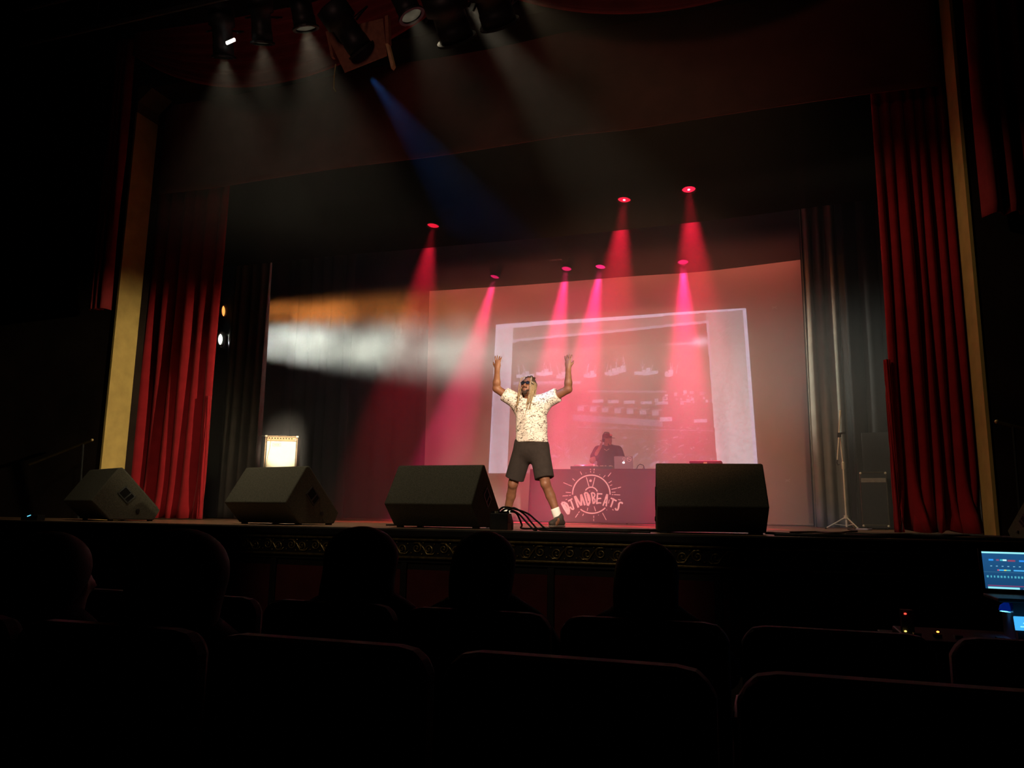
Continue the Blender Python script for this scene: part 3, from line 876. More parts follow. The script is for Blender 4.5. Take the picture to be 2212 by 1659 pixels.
# ------------------------------------------------------------------ guitar amplifier on its stand
amp_stand = thing('amplifier_stand', 'black boxy stand under the guitar amplifier', 'stand', (-7.62, 11.0, 0), math.radians(26))
MB().bx(-.3, .3, -.05, .3, .06, .70).build('box', M_blackp, amp_stand, bevel=.01)
for sx in (-.25, .25):
    for sy in (0, .25):
        MB().tube([(sx, sy, 0), (sx, sy, .06)], .025, 8).build('foot', M_metal, amp_stand)
amp = thing('guitar_amplifier', 'cream fronted guitar amplifier glaring in a white spotlight', 'amplifier', (-7.62, 11.0, .70), math.radians(26))
M_tolex = mat('black_tolex', (.05, .04, .035), .6, .2, 40)
M_grille = mat('cream_grille_cloth', (.80, .74, .55), .9, .05, 60, bump=.2)
M_trim = mat('tan_piping', (.45, .30, .18), .6, .1, 20)
HW, AH = .262, .66
sh = MB()
sh.bx(-HW, -HW + .02, -.09, .2, 0.02, AH).bx(HW - .02, HW, -.09, .2, 0.02, AH).bx(-HW, HW, -.09, .2, .02, .04).bx(-HW, HW, -.04, .2, AH - .02, AH).bx(-HW, HW, .18, .2, .02, AH)
sh.build('cabinet', M_tolex, amp)
MB().bx(-HW + .03, HW - .03, -.085, -.06, .05, AH - .085).build('grille_cloth', M_grille, amp)
MB().box((0, -.058, AH - .045), (2 * HW - .05, .012, .085), (math.radians(-38), 0, 0)).build('control_panel', mat('tan_panel', (.55, .36, .2), .5, .1, 20), amp)
pn = amp.children[-1]
for i in range(9):
    MB().lathe([(.010, 0), (.008, .014)], 8, (-.2 + i * .045, -.068, AH - .04), Euler((math.radians(52), 0, 0)).to_matrix()).build('knob', M_blackp, pn)
MB().ball((.215, -.072, AH - .055), .012, 8, 6).build('pilot_jewel', mat('pilot_red', (.8, .1, .2), .3, .05, 10, emis=(1, .2, .4), estr=1.0), pn, True)
pip = MB()
pip.tube([(-HW + .01, -.095, .03), (-HW + .01, -.095, AH - .01)], .009, 6).tube([(HW - .01, -.095, .03), (HW - .01, -.095, AH - .03)], .006, 6).tube([(-HW + .01, -.05, AH), (HW - .01, -.05, AH)], .007, 6)
pip.build('piping', M_trim, amp)
for sx in (-1, 1):
    MB().box((sx * (HW - .012), -.075, AH - .005), (.04, .05, .03)).build('corner_cap', M_chrome, amp, bevel=.006)
MB().tube([(-.10, .06, AH), (-.08, .06, AH + .03), (.06, .06, AH + .03), (.08, .06, AH)], .010, 6).build('handle', M_blackp, amp)
bd = MB(); Zb = AH - .14
for (x0, x1, z0, z1) in ((-.14, -.01, -.028, -.024), (-.14, -.01, .018, .022), (-.14, -.136, -.028, .022), (-.014, -.01, -.028, .022), (-.118, -.110, -.012, .008), (-.095, -.083, -.014, .008), (-.07, -.062, -.016, .01), (-.05, -.036, -.014, .008)):
    bd.bx(x0, x1, -.090, -.085, Zb + z0, Zb + z1)
bd.build('badge', mat('badge_tan', (.42, .32, .18), .5, .1, 10), amp)
MB().tube([(-.17, -.09, AH - .04), (-.18, -.10, AH - .2), (-.21, -.10, .3), (-.225, -.10, .02)], .004, 5).build('lead', mat('tan_lead', (.3, .2, .1), .6, .1, 10), amp)
rod = MB().tube([(-8.30, 11.0, 1.385), (-7.905, 11.0, 1.378), (-7.88, 10.99, 1.355), (-7.87, 10.985, 1.31)], .007, 6).build('guitar_lead', M_chrome)
tag(rod, 'thin lead running left from the top corner of the guitar amplifier', 'cable')

# ------------------------------------------------------------------ microphone stand, flight case
ms = thing('microphone_stand', 'bare chrome boom microphone stand before the grey leg', 'stand', (1.04, 11.8, 0))
MB().tube([(0, 0, .03), (0, 0, .86)], .0135, 10).build('lower_tube', M_chrome, ms)
MB().tube([(0, 0, .86), (-.02, 0, 1.27)], .0095, 8).build('upper_tube', M_chrome, ms)
MB().lathe([(.020, .83), (.022, .85), (.022, .92), (.015, .935)], 12).build('clutch', M_chrome, ms)
MB().lathe([(.03, .145), (.03, .19)], 12).build('leg_hub', M_chrome, ms)
for k, a in enumerate((math.radians(185), math.radians(-62), math.radians(62))):
    MB().tube([(0, 0, .17), (.27 * math.cos(a), .27 * math.sin(a), .012)], .009, 7).build('leg', M_chrome, ms)
    br = ms.children[-1]
    MB().tube([(0, 0, .05), (.17 * math.cos(a), .17 * math.sin(a), .07)], .005, 6).build('brace', M_chrome, br)
    MB().ball((.275 * math.cos(a), .275 * math.sin(a), .014), .014, 8, 6).build('rubber_tip', M_blackp, br)
MB().tube([(-.005, -.03, 1.64), (-.035, -.03, 1.32), (-.075, -.03, .96)], .0095, 8).build('boom_arm', M_chrome, ms)
MB().box((-.035, -.02, 1.31), (.05, .06, .065)).build('boom_clamp', M_metal, ms, bevel=.008)
MB().tube([(-.02, -.02, 1.33), (.05, -.02, 1.345)], .014, 8).build('clamp_knob', M_blackp, ms)
MB().tube([(-.002, -.03, 1.66), (-.008, -.03, 1.58)], .014, 8).build('counterweight', M_chrome, ms)
MB().tube([(-.075, -.03, .96), (-.085, -.03, .92), (-.07, -.03, .89), (-.05, -.03, .90)], .010, 7).build('mic_clip', M_blackp, ms)

fc = thing('flight_case', 'black flight case with metal edges behind the right curtain', 'case', (1.45, 12.1, 0), math.radians(-8))
MB().bx(-.17, .17, 0, .4, .03, .80).build('case_body', M_blackp, fc)
ed = MB()
for sx in (-.17, .17):
    ed.tube([(sx, 0, .03), (sx, 0, .80)], .008, 4)
ed.tube([(-.17, 0, .80), (.17, 0, .80)], .010, 4).tube([(-.17, 0, .06), (.17, 0, .06)], .010, 4)
ed.build('edge_trim', mat('dull_alloy', (.14, .125, .09), .4, .2, 20, metal=.6), fc)
MB().bx(-.16, .16, -.008, 0, .66, .72).build('tape_strip', mat('grey_tape', (.22, .19, .15), .7, .2, 20), fc)
for sx in (-.16, .16):
    for z in (.79, .05):
        MB().ball((sx, -.004, z), .018, 8, 6).build('ball_corner', M_chrome, fc)
for sx in (-.13, .13):
    for sy in (.05, .35):
        MB().lathe([(.02, 0), (.02, .03)], 8, (sx, sy, 0)).build('caster', M_metal, fc)
sp = thing('speaker_cabinet', 'tall dark speaker cabinet standing behind the flight case', 'speaker', (1.62, 12.15 + .42, 0), math.radians(-6))
MB().bx(-.24, .24, 0, .12, 0, 1.42).build('cabinet', M_blackp, sp, bevel=.01)
MB().bx(-.21, .21, -.012, 0, .06, 1.36).build('grille', M_metal, sp)
MB().ball((.2, -.015, 1.36), .012, 8, 6).build('screw', M_chrome, sp)

# ------------------------------------------------------------------ stage box and cables
sb = thing('stage_box', 'black cable box bristling with leads beside the middle wedge monitor', 'box', (-2.31, 6.82, 0))
MB().prism([(-.08, 0), (.10, 0), (.10, .07), (.03, .15), (-.08, .15)], 'x', -.10, .07).build('housing', M_blackp, sb, bevel=.006)
for i in range(5):
    for j in range(2):
        MB().lathe([(.011, 0), (.011, .018)], 8, (-.085 + i * .035, -.06 + j * .04, .15)).build('socket', M_chrome if i == 1 else M_metal, sb)
MB().bx(.0, .105, -.075, -.055, .0, .062).build('label_plate', mat('brown_plate', (.16, .06, .05), .7, .2, 20), sb)
def cable(label, pts, r=.009, m=None, name='stage_cable', group='cables on the stage floor'):
    P = [Vector(p) for p in pts]; out = []
    for i in range(len(P) - 1):
        p0, p1, p2, p3 = P[max(i - 1, 0)], P[i], P[i + 1], P[min(i + 2, len(P) - 1)]
        for t in np.linspace(0, 1, 8, endpoint=False):
            out.append(.5 * ((2 * p1) + (-p0 + p2) * t + (2 * p0 - 5 * p1 + 4 * p2 - p3) * t ** 2 + (-p0 + 3 * p1 - 3 * p2 + p3) * t ** 3))
    out.append(P[-1])
    o = MB().tube(out, r, 6).build(name, m or M_cable, None, True)
    return tag(o, label, 'cable', group)
f = .010
cable('black cable arching highest out of the stage box towards the right', [(-2.36, 6.82, .165), (-2.30, 6.80, .205), (-2.20, 6.82, .19), (-2.08, 6.84, .15), (-1.98, 6.82, .08), (-1.85, 6.76, f), (-1.55, 6.70, f), (-1.2, 6.72, f), (-.95, 6.70, f)])
cable('black cable drooping steeply from the stage box to the floor', [(-2.32, 6.80, .165), (-2.26, 6.78, .19), (-2.16, 6.80, .15), (-2.08, 6.78, .08), (-1.98, 6.70, f), (-1.93, 6.62, f)])
cable('black cable looping in a second arch from the stage box', [(-2.28, 6.84, .165), (-2.22, 6.86, .20), (-2.12, 6.88, .14), (-2.04, 6.86, .06), (-1.95, 6.80, f), (-1.7, 6.66, f), (-1.4, 6.62, f), (-1.1, 6.63, f)])
cable('black cable running from the stage box back across the floor', [(-2.25, 6.84, .165), (-2.20, 6.88, .15), (-2.17, 6.95, .05), (-2.22, 7.15, f), (-2.05, 7.5, f), (-1.7, 7.75, f), (-1.3, 7.6, f), (-.9, 7.9, f)])
cable('thick black cable crossing before the disc jockey table', [(-1.9, 6.9, f), (-1.5, 7.2, f), (-1.2, 7.05, f), (-.98, 7.3, f), (-.6, 7.9, f)], .011)
cable('black cable snaking right from the right wedge monitor', [(-.02, 7.4, f), (.3, 7.0, f), (.6, 7.15, f), (.9, 6.75, f), (1.3, 6.72, f), (1.7, 6.85, f)], .012)
cable('black cable lying at the very stage edge on the right', [(.05, 6.75, f), (.4, 6.63, f), (.75, 6.62, f), (1.05, 6.66, .02), (1.4, 6.60, f), (1.9, 6.66, f)], .014)
cable('black cable zigzagging towards the microphone stand', [(.2, 7.9, f), (.45, 8.4, f), (.62, 8.1, f), (.8, 9.0, f), (.95, 9.6, f), (1.0, 11.2, f)], .010)
cable('black cable curling before the right red curtain', [(.7, 8.0, f), (1.0, 7.8, f), (1.25, 8.1, f), (1.5, 7.9, f), (1.75, 8.05, f), (2.0, 7.6, f)], .011)
cable('grey pale cable end by the foot of the microphone stand', [(1.12, 11.4, f), (1.22, 11.2, f), (1.30, 11.35, f), (1.18, 11.5, f)], .012, mat('pale_cable', (.35, .33, .4), .6, .1, 20))
cable('black cable along the floor behind the amplifier wedge monitor', [(-3.9, 7.6, f), (-3.6, 7.9, f), (-3.3, 7.7, f), (-2.9, 8.1, f), (-2.75, 7.6, f)], .010)
# brass rails on the house walls beside the opening
for lb, x0, x1 in (('dim brass handrail on the wall left of the stage', -8.68, -9.6), ('dim brass handrail on the wall right of the stage', 2.06, 2.95)):
    hr = thing('handrail', lb, 'handrail', (x0, 8.2, 0))
    s_ = 1 if x1 > x0 else -1
    MB().tube([(0, -.02, 1.05), (s_ * .2, -.05, .98), (x1 - x0, -.15, .72)], .018, 8).build('rail', mat('dark_brass', (.10, .07, .03), .45, .2, 20, metal=.8), hr)
    MB().ball((0, -.02, 1.055), .02, 10, 8).build('end_knob', mat('bright_brass', (.6, .42, .2), .3, .1, 20, metal=.6), hr, True)
    MB().tube([(s_ * .12, .0, .0), (s_ * .12, -.045, 1.0)], .012, 6).build('post', M_metal, hr)
# ------------------------------------------------------------------ people: smooth solids grown from a posed skeleton
def A(*p): return np.array(p, float)


def cap(p0, p1, r0, r1, k=.03, flat=None, op='u'):
    """tapered limb from p0 to p1; flat = (direction, factor) squeezes it along a direction"""
    return dict(t='cap', p0=A(*p0), p1=A(*p1), r0=r0, r1=r1, k=k, flat=flat, op=op)


def ell(c, r, R=None, k=.02, op='u'):
    return dict(t='ell', c=A(*c), r=A(*r), R=np.array(R) if R is not None else np.eye(3), k=k, op=op)


def plane(p, n): return dict(t='plane', p=A(*p), n=A(*n) / np.linalg.norm(n))


def sdf_mesh(name, prims, vox):
    lo = np.full(3, 9e9); hi = -lo
    for p in prims:
        if p['t'] == 'plane' or p['op'] != 'u': continue
        if p['t'] == 'cap':
            r = max(p['r0'], p['r1']); l, h = np.minimum(p['p0'], p['p1']) - r, np.maximum(p['p0'], p['p1']) + r
        else:
            r = p['r'].max(); l, h = p['c'] - r, p['c'] + r
        lo = np.minimum(lo, l); hi = np.maximum(hi, h)
    lo -= 3 * vox + .01; hi += 3 * vox + .01
    n = np.ceil((hi - lo) / vox).astype(int) + 1
    f = np.full(n, .5, np.float32)
    ax = [lo[i] + vox * np.arange(n[i]) for i in range(3)]
    for p in prims:
        if p['t'] == 'plane':
            d = (ax[0][:, None, None] - p['p'][0]) * p['n'][0] + (ax[1][None, :, None] - p['p'][1]) * p['n'][1] + (ax[2][None, None, :] - p['p'][2]) * p['n'][2]
            f = np.maximum(f, d.astype(np.float32)); continue
        if p['t'] == 'cap':
            r = max(p['r0'], p['r1']); l, h = np.minimum(p['p0'], p['p1']) - r, np.maximum(p['p0'], p['p1']) + r
        else:
            r = p['r'].max(); l, h = p['c'] - r, p['c'] + r
        mg = p['k'] + 3 * vox
        i0 = np.clip(np.floor((l - mg - lo) / vox).astype(int), 0, n); i1 = np.clip(np.ceil((h + mg - lo) / vox).astype(int) + 1, 0, n)
        sl = tuple(slice(a, b) for a, b in zip(i0, i1))
        X, Y, Z = np.meshgrid(ax[0][sl[0]], ax[1][sl[1]], ax[2][sl[2]], indexing='ij')
        if p['t'] == 'cap':
            a, b = p['p0'], p['p1']; ab = b - a; L2 = max(ab @ ab, 1e-9)
            qx, qy, qz = X - a[0], Y - a[1], Z - a[2]
            t = np.clip((qx * ab[0] + qy * ab[1] + qz * ab[2]) / L2, 0, 1)
            dx, dy, dz = qx - t * ab[0], qy - t * ab[1], qz - t * ab[2]
            if p['flat'] is not None:
                v, fac = A(*p['flat'][0]), p['flat'][1]; v = v / np.linalg.norm(v)
                s = dx * v[0] + dy * v[1] + dz * v[2]; e = (1 / fac - 1)
                dx, dy, dz = dx + v[0] * s * e, dy + v[1] * s * e, dz + v[2] * s * e
            d = np.sqrt(dx * dx + dy * dy + dz * dz) - (p['r0'] + (p['r1'] - p['r0']) * t)
            if p['flat'] is not None and p['flat'][1] < 1: d = d * (p['flat'][1] ** .5)
        else:
            q = np.stack([X - p['c'][0], Y - p['c'][1], Z - p['c'][2]], -1) @ p['R']
            q = q / p['r']; L = np.sqrt((q * q).sum(-1))
            G = np.sqrt(((q / p['r']) ** 2).sum(-1)) + 1e-9
            d = L * (L - 1) / G
        d = d.astype(np.float32); g = f[sl]
        if p['op'] == 'u':
            hh = np.clip(.5 + .5 * (g - d) / p['k'], 0, 1)
            f[sl] = g * (1 - hh) + d * hh - p['k'] * hh * (1 - hh)
        else:
            f[sl] = np.maximum(g, -d)
    # surface nets
    f[0] = f[-1] = .1; f[:, 0] = f[:, -1] = .1; f[:, :, 0] = f[:, :, -1] = .1
    ins = f < 0
    c8 = [ins[i:n[0] - 1 + i, j:n[1] - 1 + j, k:n[2] - 1 + k] for i in (0, 1) for j in (0, 1) for k in (0, 1)]
    any_, all_ = c8[0].copy(), c8[0].copy()
    for c in c8[1:]: any_ |= c; all_ &= c
    act = any_ & ~all_
    idx = np.argwhere(act); vid = np.full(act.shape, -1, np.int32); vid[act] = np.arange(len(idx))
    acc = np.zeros((len(idx), 3)); cnt = np.zeros(len(idx))
    cor = [(i, j, k) for i in (0, 1) for j in (0, 1) for k in (0, 1)]
    val = {c: f[idx[:, 0] + c[0], idx[:, 1] + c[1], idx[:, 2] + c[2]] for c in cor}
    for c in cor:
        for a in range(3):
            if c[a] == 0:
                e = list(c); e[a] = 1; e = tuple(e)
                v0, v1 = val[c], val[e]; m = (v0 < 0) != (v1 < 0)
                t = v0[m] / (v0[m] - v1[m]); P = np.tile(np.array(c, float), (m.sum(), 1)); P[:, a] += t
                acc[m] += P; cnt[m] += 1
    V = lo + vox * (idx + acc / cnt[:, None])
    quads = []
    for a in range(3):
        b, c = (a + 1) % 3, (a + 2) % 3
        s0 = [slice(1, -1)] * 3; s1 = [slice(1, -1)] * 3
        s0[a] = slice(0, n[a] - 1); s1[a] = slice(1, n[a])
        A0, A1 = ins[tuple(s0)], ins[tuple(s1)]
        e = np.argwhere(A0 != A1); off = np.ones(3, int); off[a] = 0
        pos = e + off; sgn = A0[tuple(e.T)]
        def at(db, dc):
            q = pos.copy(); q[:, b] += db; q[:, c] += dc
            return vid[tuple(q.T)]
        Q = np.stack([at(-1, -1), at(0, -1), at(0, 0), at(-1, 0)], 1)
        Q[~sgn] = Q[~sgn][:, ::-1]
        quads.append(Q)
    Q = np.concatenate(quads); Q = Q[(Q >= 0).all(1)]
    # one relaxation pass for a soft surface
    for _ in range(2):
        nb = np.zeros_like(V); cn = np.zeros(len(V))
        for i in range(4):
            np.add.at(nb, Q[:, i], V[Q[:, (i + 1) % 4]]); np.add.at(cn, Q[:, i], 1)
            np.add.at(nb, Q[:, (i + 1) % 4], V[Q[:, i]]); np.add.at(cn, Q[:, (i + 1) % 4], 1)
        V = V * .5 + .5 * nb / np.maximum(cn, 1)[:, None]
    return np_mesh(name, V, Q, True)


def rot(rx=0, ry=0, rz=0):
    return np.array(Euler((math.radians(rx), math.radians(ry), math.radians(rz)), 'XYZ').to_matrix())


def head_prims(c, R, s=1.0, ears=True, face=True):
    c = A(*c)
    def T(p): return c + R @ (A(*p) * s)
    def E(p, r, k=.015, op='u'): return ell(T(p), A(*r) * s, R, k, op)
    P = [E((0, .018, .035), (.074, .094, .092)), E((0, -.02, -.045), (.060, .072, .075), .04), E((0, -.058, -.098), (.030, .026, .026), .03)]
    if face:
        P += [cap(T((0, -.082, .022)), T((0, -.108, -.026)), .010 * s, .016 * s, .012), E((.014, -.096, -.03), (.011, .012, .010), .01), E((-.014, -.096, -.03), (.011, .012, .010), .01),
              E((0, -.076, .034), (.056, .020, .012), .02), E((.045, -.058, -.018), (.022, .022, .018), .02), E((-.045, -.058, -.018), (.022, .022, .018), .02),
              E((.03, -.098, .012), (.018, .014, .012), .005, 's'), E((-.03, -.098, .012), (.018, .014, .012), .005, 's'), E((.03, -.076, .012), (.014, .014, .012), .004), E((-.03, -.076, .012), (.014, .014, .012), .004),
              E((0, -.086, -.056), (.026, .012, .0075), .006), E((0, -.084, -.069), (.023, .012, .0075), .006)]
    if ears:
        for sx in (-1, 1):
            P += [E((sx * .076, .012, -.004), (.010, .022, .032), .008)]
    return P


def hand_prims(w, R, curl=20, side=1, s=1.0, spread=4):
    """w: wrist; columns of R: across the palm (thumb side = side * x), palm normal, along the fingers"""
    w = A(*w)
    def T(p): return w + R @ (A(*p) * s)
    P = [ell(T((0, 0, .052)), A(.041, .017, .055) * s, R, .015), cap(T((0, 0, -.02)), T((0, 0, .03)), .028 * s, .03 * s, .02, (R[:, 1], .7))]
    for i, (x, L) in enumerate(((-.030, .058), (-.0105, .072), (.0105, .078), (.030, .070))):
        x *= -side * -1
        a = math.radians(curl * (1 + .1 * i)); sp = math.radians(spread * (i - 1.5)) * side
        p = A(x, 0, .092); d = A(math.sin(sp), -math.sin(a) * .5, math.cos(a * .5))
        for j, (fr, rr) in enumerate(((.45, .0095), (.32, .0088), (.26, .008))):
            q = p + d * L * fr
            P.append(cap(T(p), T(q), rr * s, rr * .93 * s, .006)); p = q
            ca, sa = math.cos(a), math.sin(a); d = A(d[0], d[1] * ca - d[2] * sa, d[1] * sa + d[2] * ca)
    t0, t1, t2 = A(side * .026, -.004, .022), A(side * .052, -.014, .052), A(side * .060, -.020, .082)
    P += [cap(T(t0), T(t1), .013 * s, .0105 * s, .012), cap(T(t1), T(t2), .0105 * s, .0085 * s, .006)]
    return P


def frame(z, y):
    z = A(*z); z = z / np.linalg.norm(z); y = A(*y); y = y - z * (y @ z); y = y / np.linalg.norm(y)
    return np.stack([np.cross(y, z), y, z], 1)


# ---------------- the performer
def shirt_material():
    m = bpy.data.materials.new('line_print_shirt'); m.use_nodes = True
    nt = m.node_tree; b = nt.nodes['Principled BSDF']; b.inputs['Roughness'].default_value = .9; b.inputs['Specular IOR Level'].default_value = .1
    tc = nt.nodes.new('ShaderNodeTexCoord')
    mp = nt.nodes.new('ShaderNodeMapping'); mp.inputs['Scale'].default_value = (1.0, .7, 2.1)
    nt.links.new(tc.outputs['Object'], mp.inputs['Vector'])
    n1 = nt.nodes.new('ShaderNodeTexNoise'); n1.inputs['Scale'].default_value = 9; n1.inputs['Detail'].default_value = 1
    nt.links.new(mp.outputs[0], n1.inputs['Vector'])
    ad = nt.nodes.new('ShaderNodeVectorMath'); ad.operation = 'MULTIPLY_ADD'; ad.inputs[1].default_value = (.30, .30, .30)
    nt.links.new(n1.outputs['Color'], ad.inputs[0]); nt.links.new(mp.outputs[0], ad.inputs[2])
    vo = nt.nodes.new('ShaderNodeTexVoronoi'); vo.feature = 'DISTANCE_TO_EDGE'; vo.inputs['Scale'].default_value = 11
    nt.links.new(ad.outputs[0], vo.inputs['Vector'])
    r1 = nt.nodes.new('ShaderNodeValToRGB'); r1.color_ramp.elements[0].position = .018; r1.color_ramp.elements[1].position = .05
    nt.links.new(vo.outputs['Distance'], r1.inputs['Fac'])
    n2 = nt.nodes.new('ShaderNodeTexNoise'); n2.inputs['Scale'].default_value = 7; n2.inputs['Detail'].default_value = 0; n2.inputs['Distortion'].default_value = 1.2
    nt.links.new(mp.outputs[0], n2.inputs['Vector'])
    mu = nt.nodes.new('ShaderNodeMath'); mu.operation = 'MULTIPLY'; mu.inputs[1].default_value = 11
    fr = nt.nodes.new('ShaderNodeMath'); fr.operation = 'PINGPONG'; fr.inputs[1].default_value = .5
    nt.links.new(n2.outputs['Fac'], mu.inputs[0]); nt.links.new(mu.outputs[0], fr.inputs[0])
    r2 = nt.nodes.new('ShaderNodeValToRGB'); r2.color_ramp.elements[0].position = .03; r2.color_ramp.elements[1].position = .08
    nt.links.new(fr.outputs[0], r2.inputs['Fac'])
    mx = nt.nodes.new('ShaderNodeMix'); mx.data_type = 'RGBA'; mx.blend_type = 'MULTIPLY'; mx.inputs[0].default_value = 1
    nt.links.new(r1.outputs[0], mx.inputs[6]); nt.links.new(r2.outputs[0], mx.inputs[7])
    m2 = nt.nodes.new('ShaderNodeMix'); m2.data_type = 'RGBA'
    m2.inputs[6].default_value = (.10, .08, .065, 1); m2.inputs[7].default_value = (.82, .78, .70, 1)
    nt.links.new(mx.outputs[2], m2.inputs[0]); nt.links.new(m2.outputs[2], b.inputs['Base Color'])
    return m


M_skin = mat('dark_brown_skin', (.20, .085, .045), .5, .12, 25, spec=.4)
M_short = mat('charcoal_shorts', (.026, .020, .017), .95, .12, 30)
M_dread = mat('bleached_dreadlocks', (.30, .215, .125), .85, .3, 60, bump=.6)
M_dreadroot = mat('dark_hair_roots', (.05, .03, .02), .85, .3, 60, bump=.6)
pf = thing('person', 'performer in printed white shirt and dark shorts, both arms thrown up', 'person', (-2.64, 8.8, 0))
HC = (-.035, -.03, 1.655); HR = rot(-14, 3, -8)
hipL, hipR = (-.10, .02, .93), (.09, .02, .93)
kneeL, kneeR = (-.252, .09, .50), (.188, -.04, .50)
ankL, ankR = (-.40, .28, .10), (.335, .03, .10)
shL, shR = (-.185, .0, 1.475), (.165, .0, 1.475)
elL, elR = (-.435, -.05, 1.645), (.46, -.04, 1.605)
wrL, wrR = (-.405, -.12, 1.875), (.475, -.10, 1.85)
bodyP = [cap((0, .01, .95), (0, 0, 1.12), .135, .125, .04, ((0, 1, 0), .75)), cap((0, 0, 1.12), (-.01, .0, 1.38), .125, .145, .05, ((0, 1, 0), .72)),
         cap((-.12, 0, 1.42), (.10, 0, 1.42), .085, .085, .06), cap((-.02, .01, 1.42), (-.03, -.01, 1.58), .062, .058, .04)]
for hip, kn, an in ((hipL, kneeL, ankL), (hipR, kneeR, ankR)):
    bodyP += [cap(hip, kn, .095, .058, .05), cap(kn, (A(*kn) * .66 + A(*an) * .34 + A(0, .02, 0)), .056, .056, .02), cap((A(*kn) * .66 + A(*an) * .34 + A(0, .02, 0)), an, .056, .036, .02),
              ell(A(*kn) + A(0, -.03, 0), (.04, .04, .05), None, .03), cap(an, A(*an) + A(0, -.15, -.06), .036, .028, .03)]
for sh_, el_, wr_ in ((shL, elL, wrL), (shR, elR, wrR)):
    bodyP += [cap(sh_, el_, .062, .046, .03), cap(el_, (A(*el_) * .7 + A(*wr_) * .3), .044, .045, .02), cap((A(*el_) * .7 + A(*wr_) * .3), wr_, .045, .029, .02)]
bodyP += head_prims(HC, HR)
bodyP += hand_prims(wrL, frame((.10, -.12, 1), (.1, -1, 0)), 14, 1, 1.0, 7) + hand_prims(wrR, frame((-.02, -.10, 1), (-.1, -1, 0)), 14, -1, 1.0, 7)
link('body', sdf_mesh('body', bodyP, .0075), M_skin, pf)
shirtP = [cap((0, .01, 1.0), (0, 0, 1.2), .20, .178, .05, ((0, 1, 0), .74)), cap((0, 0, 1.2), (-.01, 0, 1.38), .178, .182, .05, ((0, 1, 0), .72)),
          cap((-.13, 0, 1.42), (.11, 0, 1.42), .105, .105, .06), cap(A(*shL) + A(.05, 0, -.02), A(*shL) * .36 + A(*elL) * .64, .098, .088, .05), cap(A(*shR) + A(-.05, 0, -.02), A(*shR) * .40 + A(*elR) * .60, .098, .088, .05),
          cap((.02, -.10, 1.06), (.01, -.10, 1.25), .07, .07, .06)]
dl = A(*elL) - A(*shL); dr = A(*elR) - A(*shR)
shirtP += [plane(A(*shL) + dl * .62, dl), plane(A(*shR) + dr * .56, dr), plane((0, 0, .985), (0, 0, -1)), dict(ell((-.03, -.03, 1.535), (.075, .075, .06), None, .01), op='s')]
link('t_shirt', sdf_mesh('t_shirt', shirtP, .008), shirt_material(), pf)
pf.children[-1]['label'] = 'white t-shirt covered in dark line drawing'
shortP = [cap((-.02, .015, .99), (.0, .02, .93), .185, .195, .05, ((0, 1, 0), .76)), cap(hipL, A(*hipL) * .16 + A(*kneeL) * .84, .120, .116, .04, ((0, 1, 0), .95)), cap(hipR, A(*hipR) * .16 + A(*kneeR) * .84, .120, .116, .04, ((0, 1, 0), .95)),
          plane((0, 0, 1.03), (0, 0, 1)), plane(A(*hipL) * .14 + A(*kneeL) * .86, A(*kneeL) - A(*hipL))]
sL = sdf_mesh('shorts', shortP[:2] + [shortP[3], shortP[4]], .009)
sR = sdf_mesh('shorts', [shortP[0], shortP[2], shortP[3], plane(A(*hipR) * .14 + A(*kneeR) * .86, A(*kneeR) - A(*hipR))], .009)
def join_meshes(name, ms):
    bm = bmesh.new()
    for m_ in ms: bm.from_mesh(m_)
    me = bpy.data.meshes.new(name); bm.to_mesh(me); bm.free()
    me.polygons.foreach_set('use_smooth', [True] * len(me.polygons))
    return me
link('shorts', join_meshes('shorts', [sL, sR]), M_short, pf)
for an, kn, yaw in ((ankL, kneeL, 18), (ankR, kneeR, -12)):
    a = A(*an); up = (A(*kn) - a); up = up / np.linalg.norm(up)
    sk = sdf_mesh('sock', [cap(a + A(0, 0, -.03), a + up * .15, .050, .054, .02), plane(a + up * .13, up)], .008)
    link('sock', sk, M_white, pf)
    d = rot(0, 0, yaw) @ A(0, -1, 0)
    heel = a * A(1, 1, 0) + A(0, 0, .05) - d * .055; toe = a * A(1, 1, 0) + A(0, 0, .045) + d * .17
    so = sdf_mesh('shoe', [cap(heel, toe, .050, .044, .03, ((0, 0, 1), .85)), cap(a + A(0, 0, -.02) - d * .01, a + A(0, 0, .015), .052, .055, .03), cap(a + d * .02 + A(0, 0, -.03), a + d * .11 + A(0, 0, -.045), .048, .040, .03),
                           plane((0, 0, .008), (0, 0, -1))], .007)
    shoe = link('shoe', so, mat('dark_sneaker', (.05, .042, .036), .7, .2, 30), pf)
    sole = sdf_mesh('sole', [cap(heel + A(0, 0, -.03), toe + A(0, 0, -.025), .054, .049, .01, ((0, 0, 1), .5)), plane((0, 0, .022), (0, 0, 1)), plane((0, 0, .002), (0, 0, -1))], .006)
    link('sole', sole, mat('sole_rubber', (.18, .16, .14), .7, .1, 20), shoe)
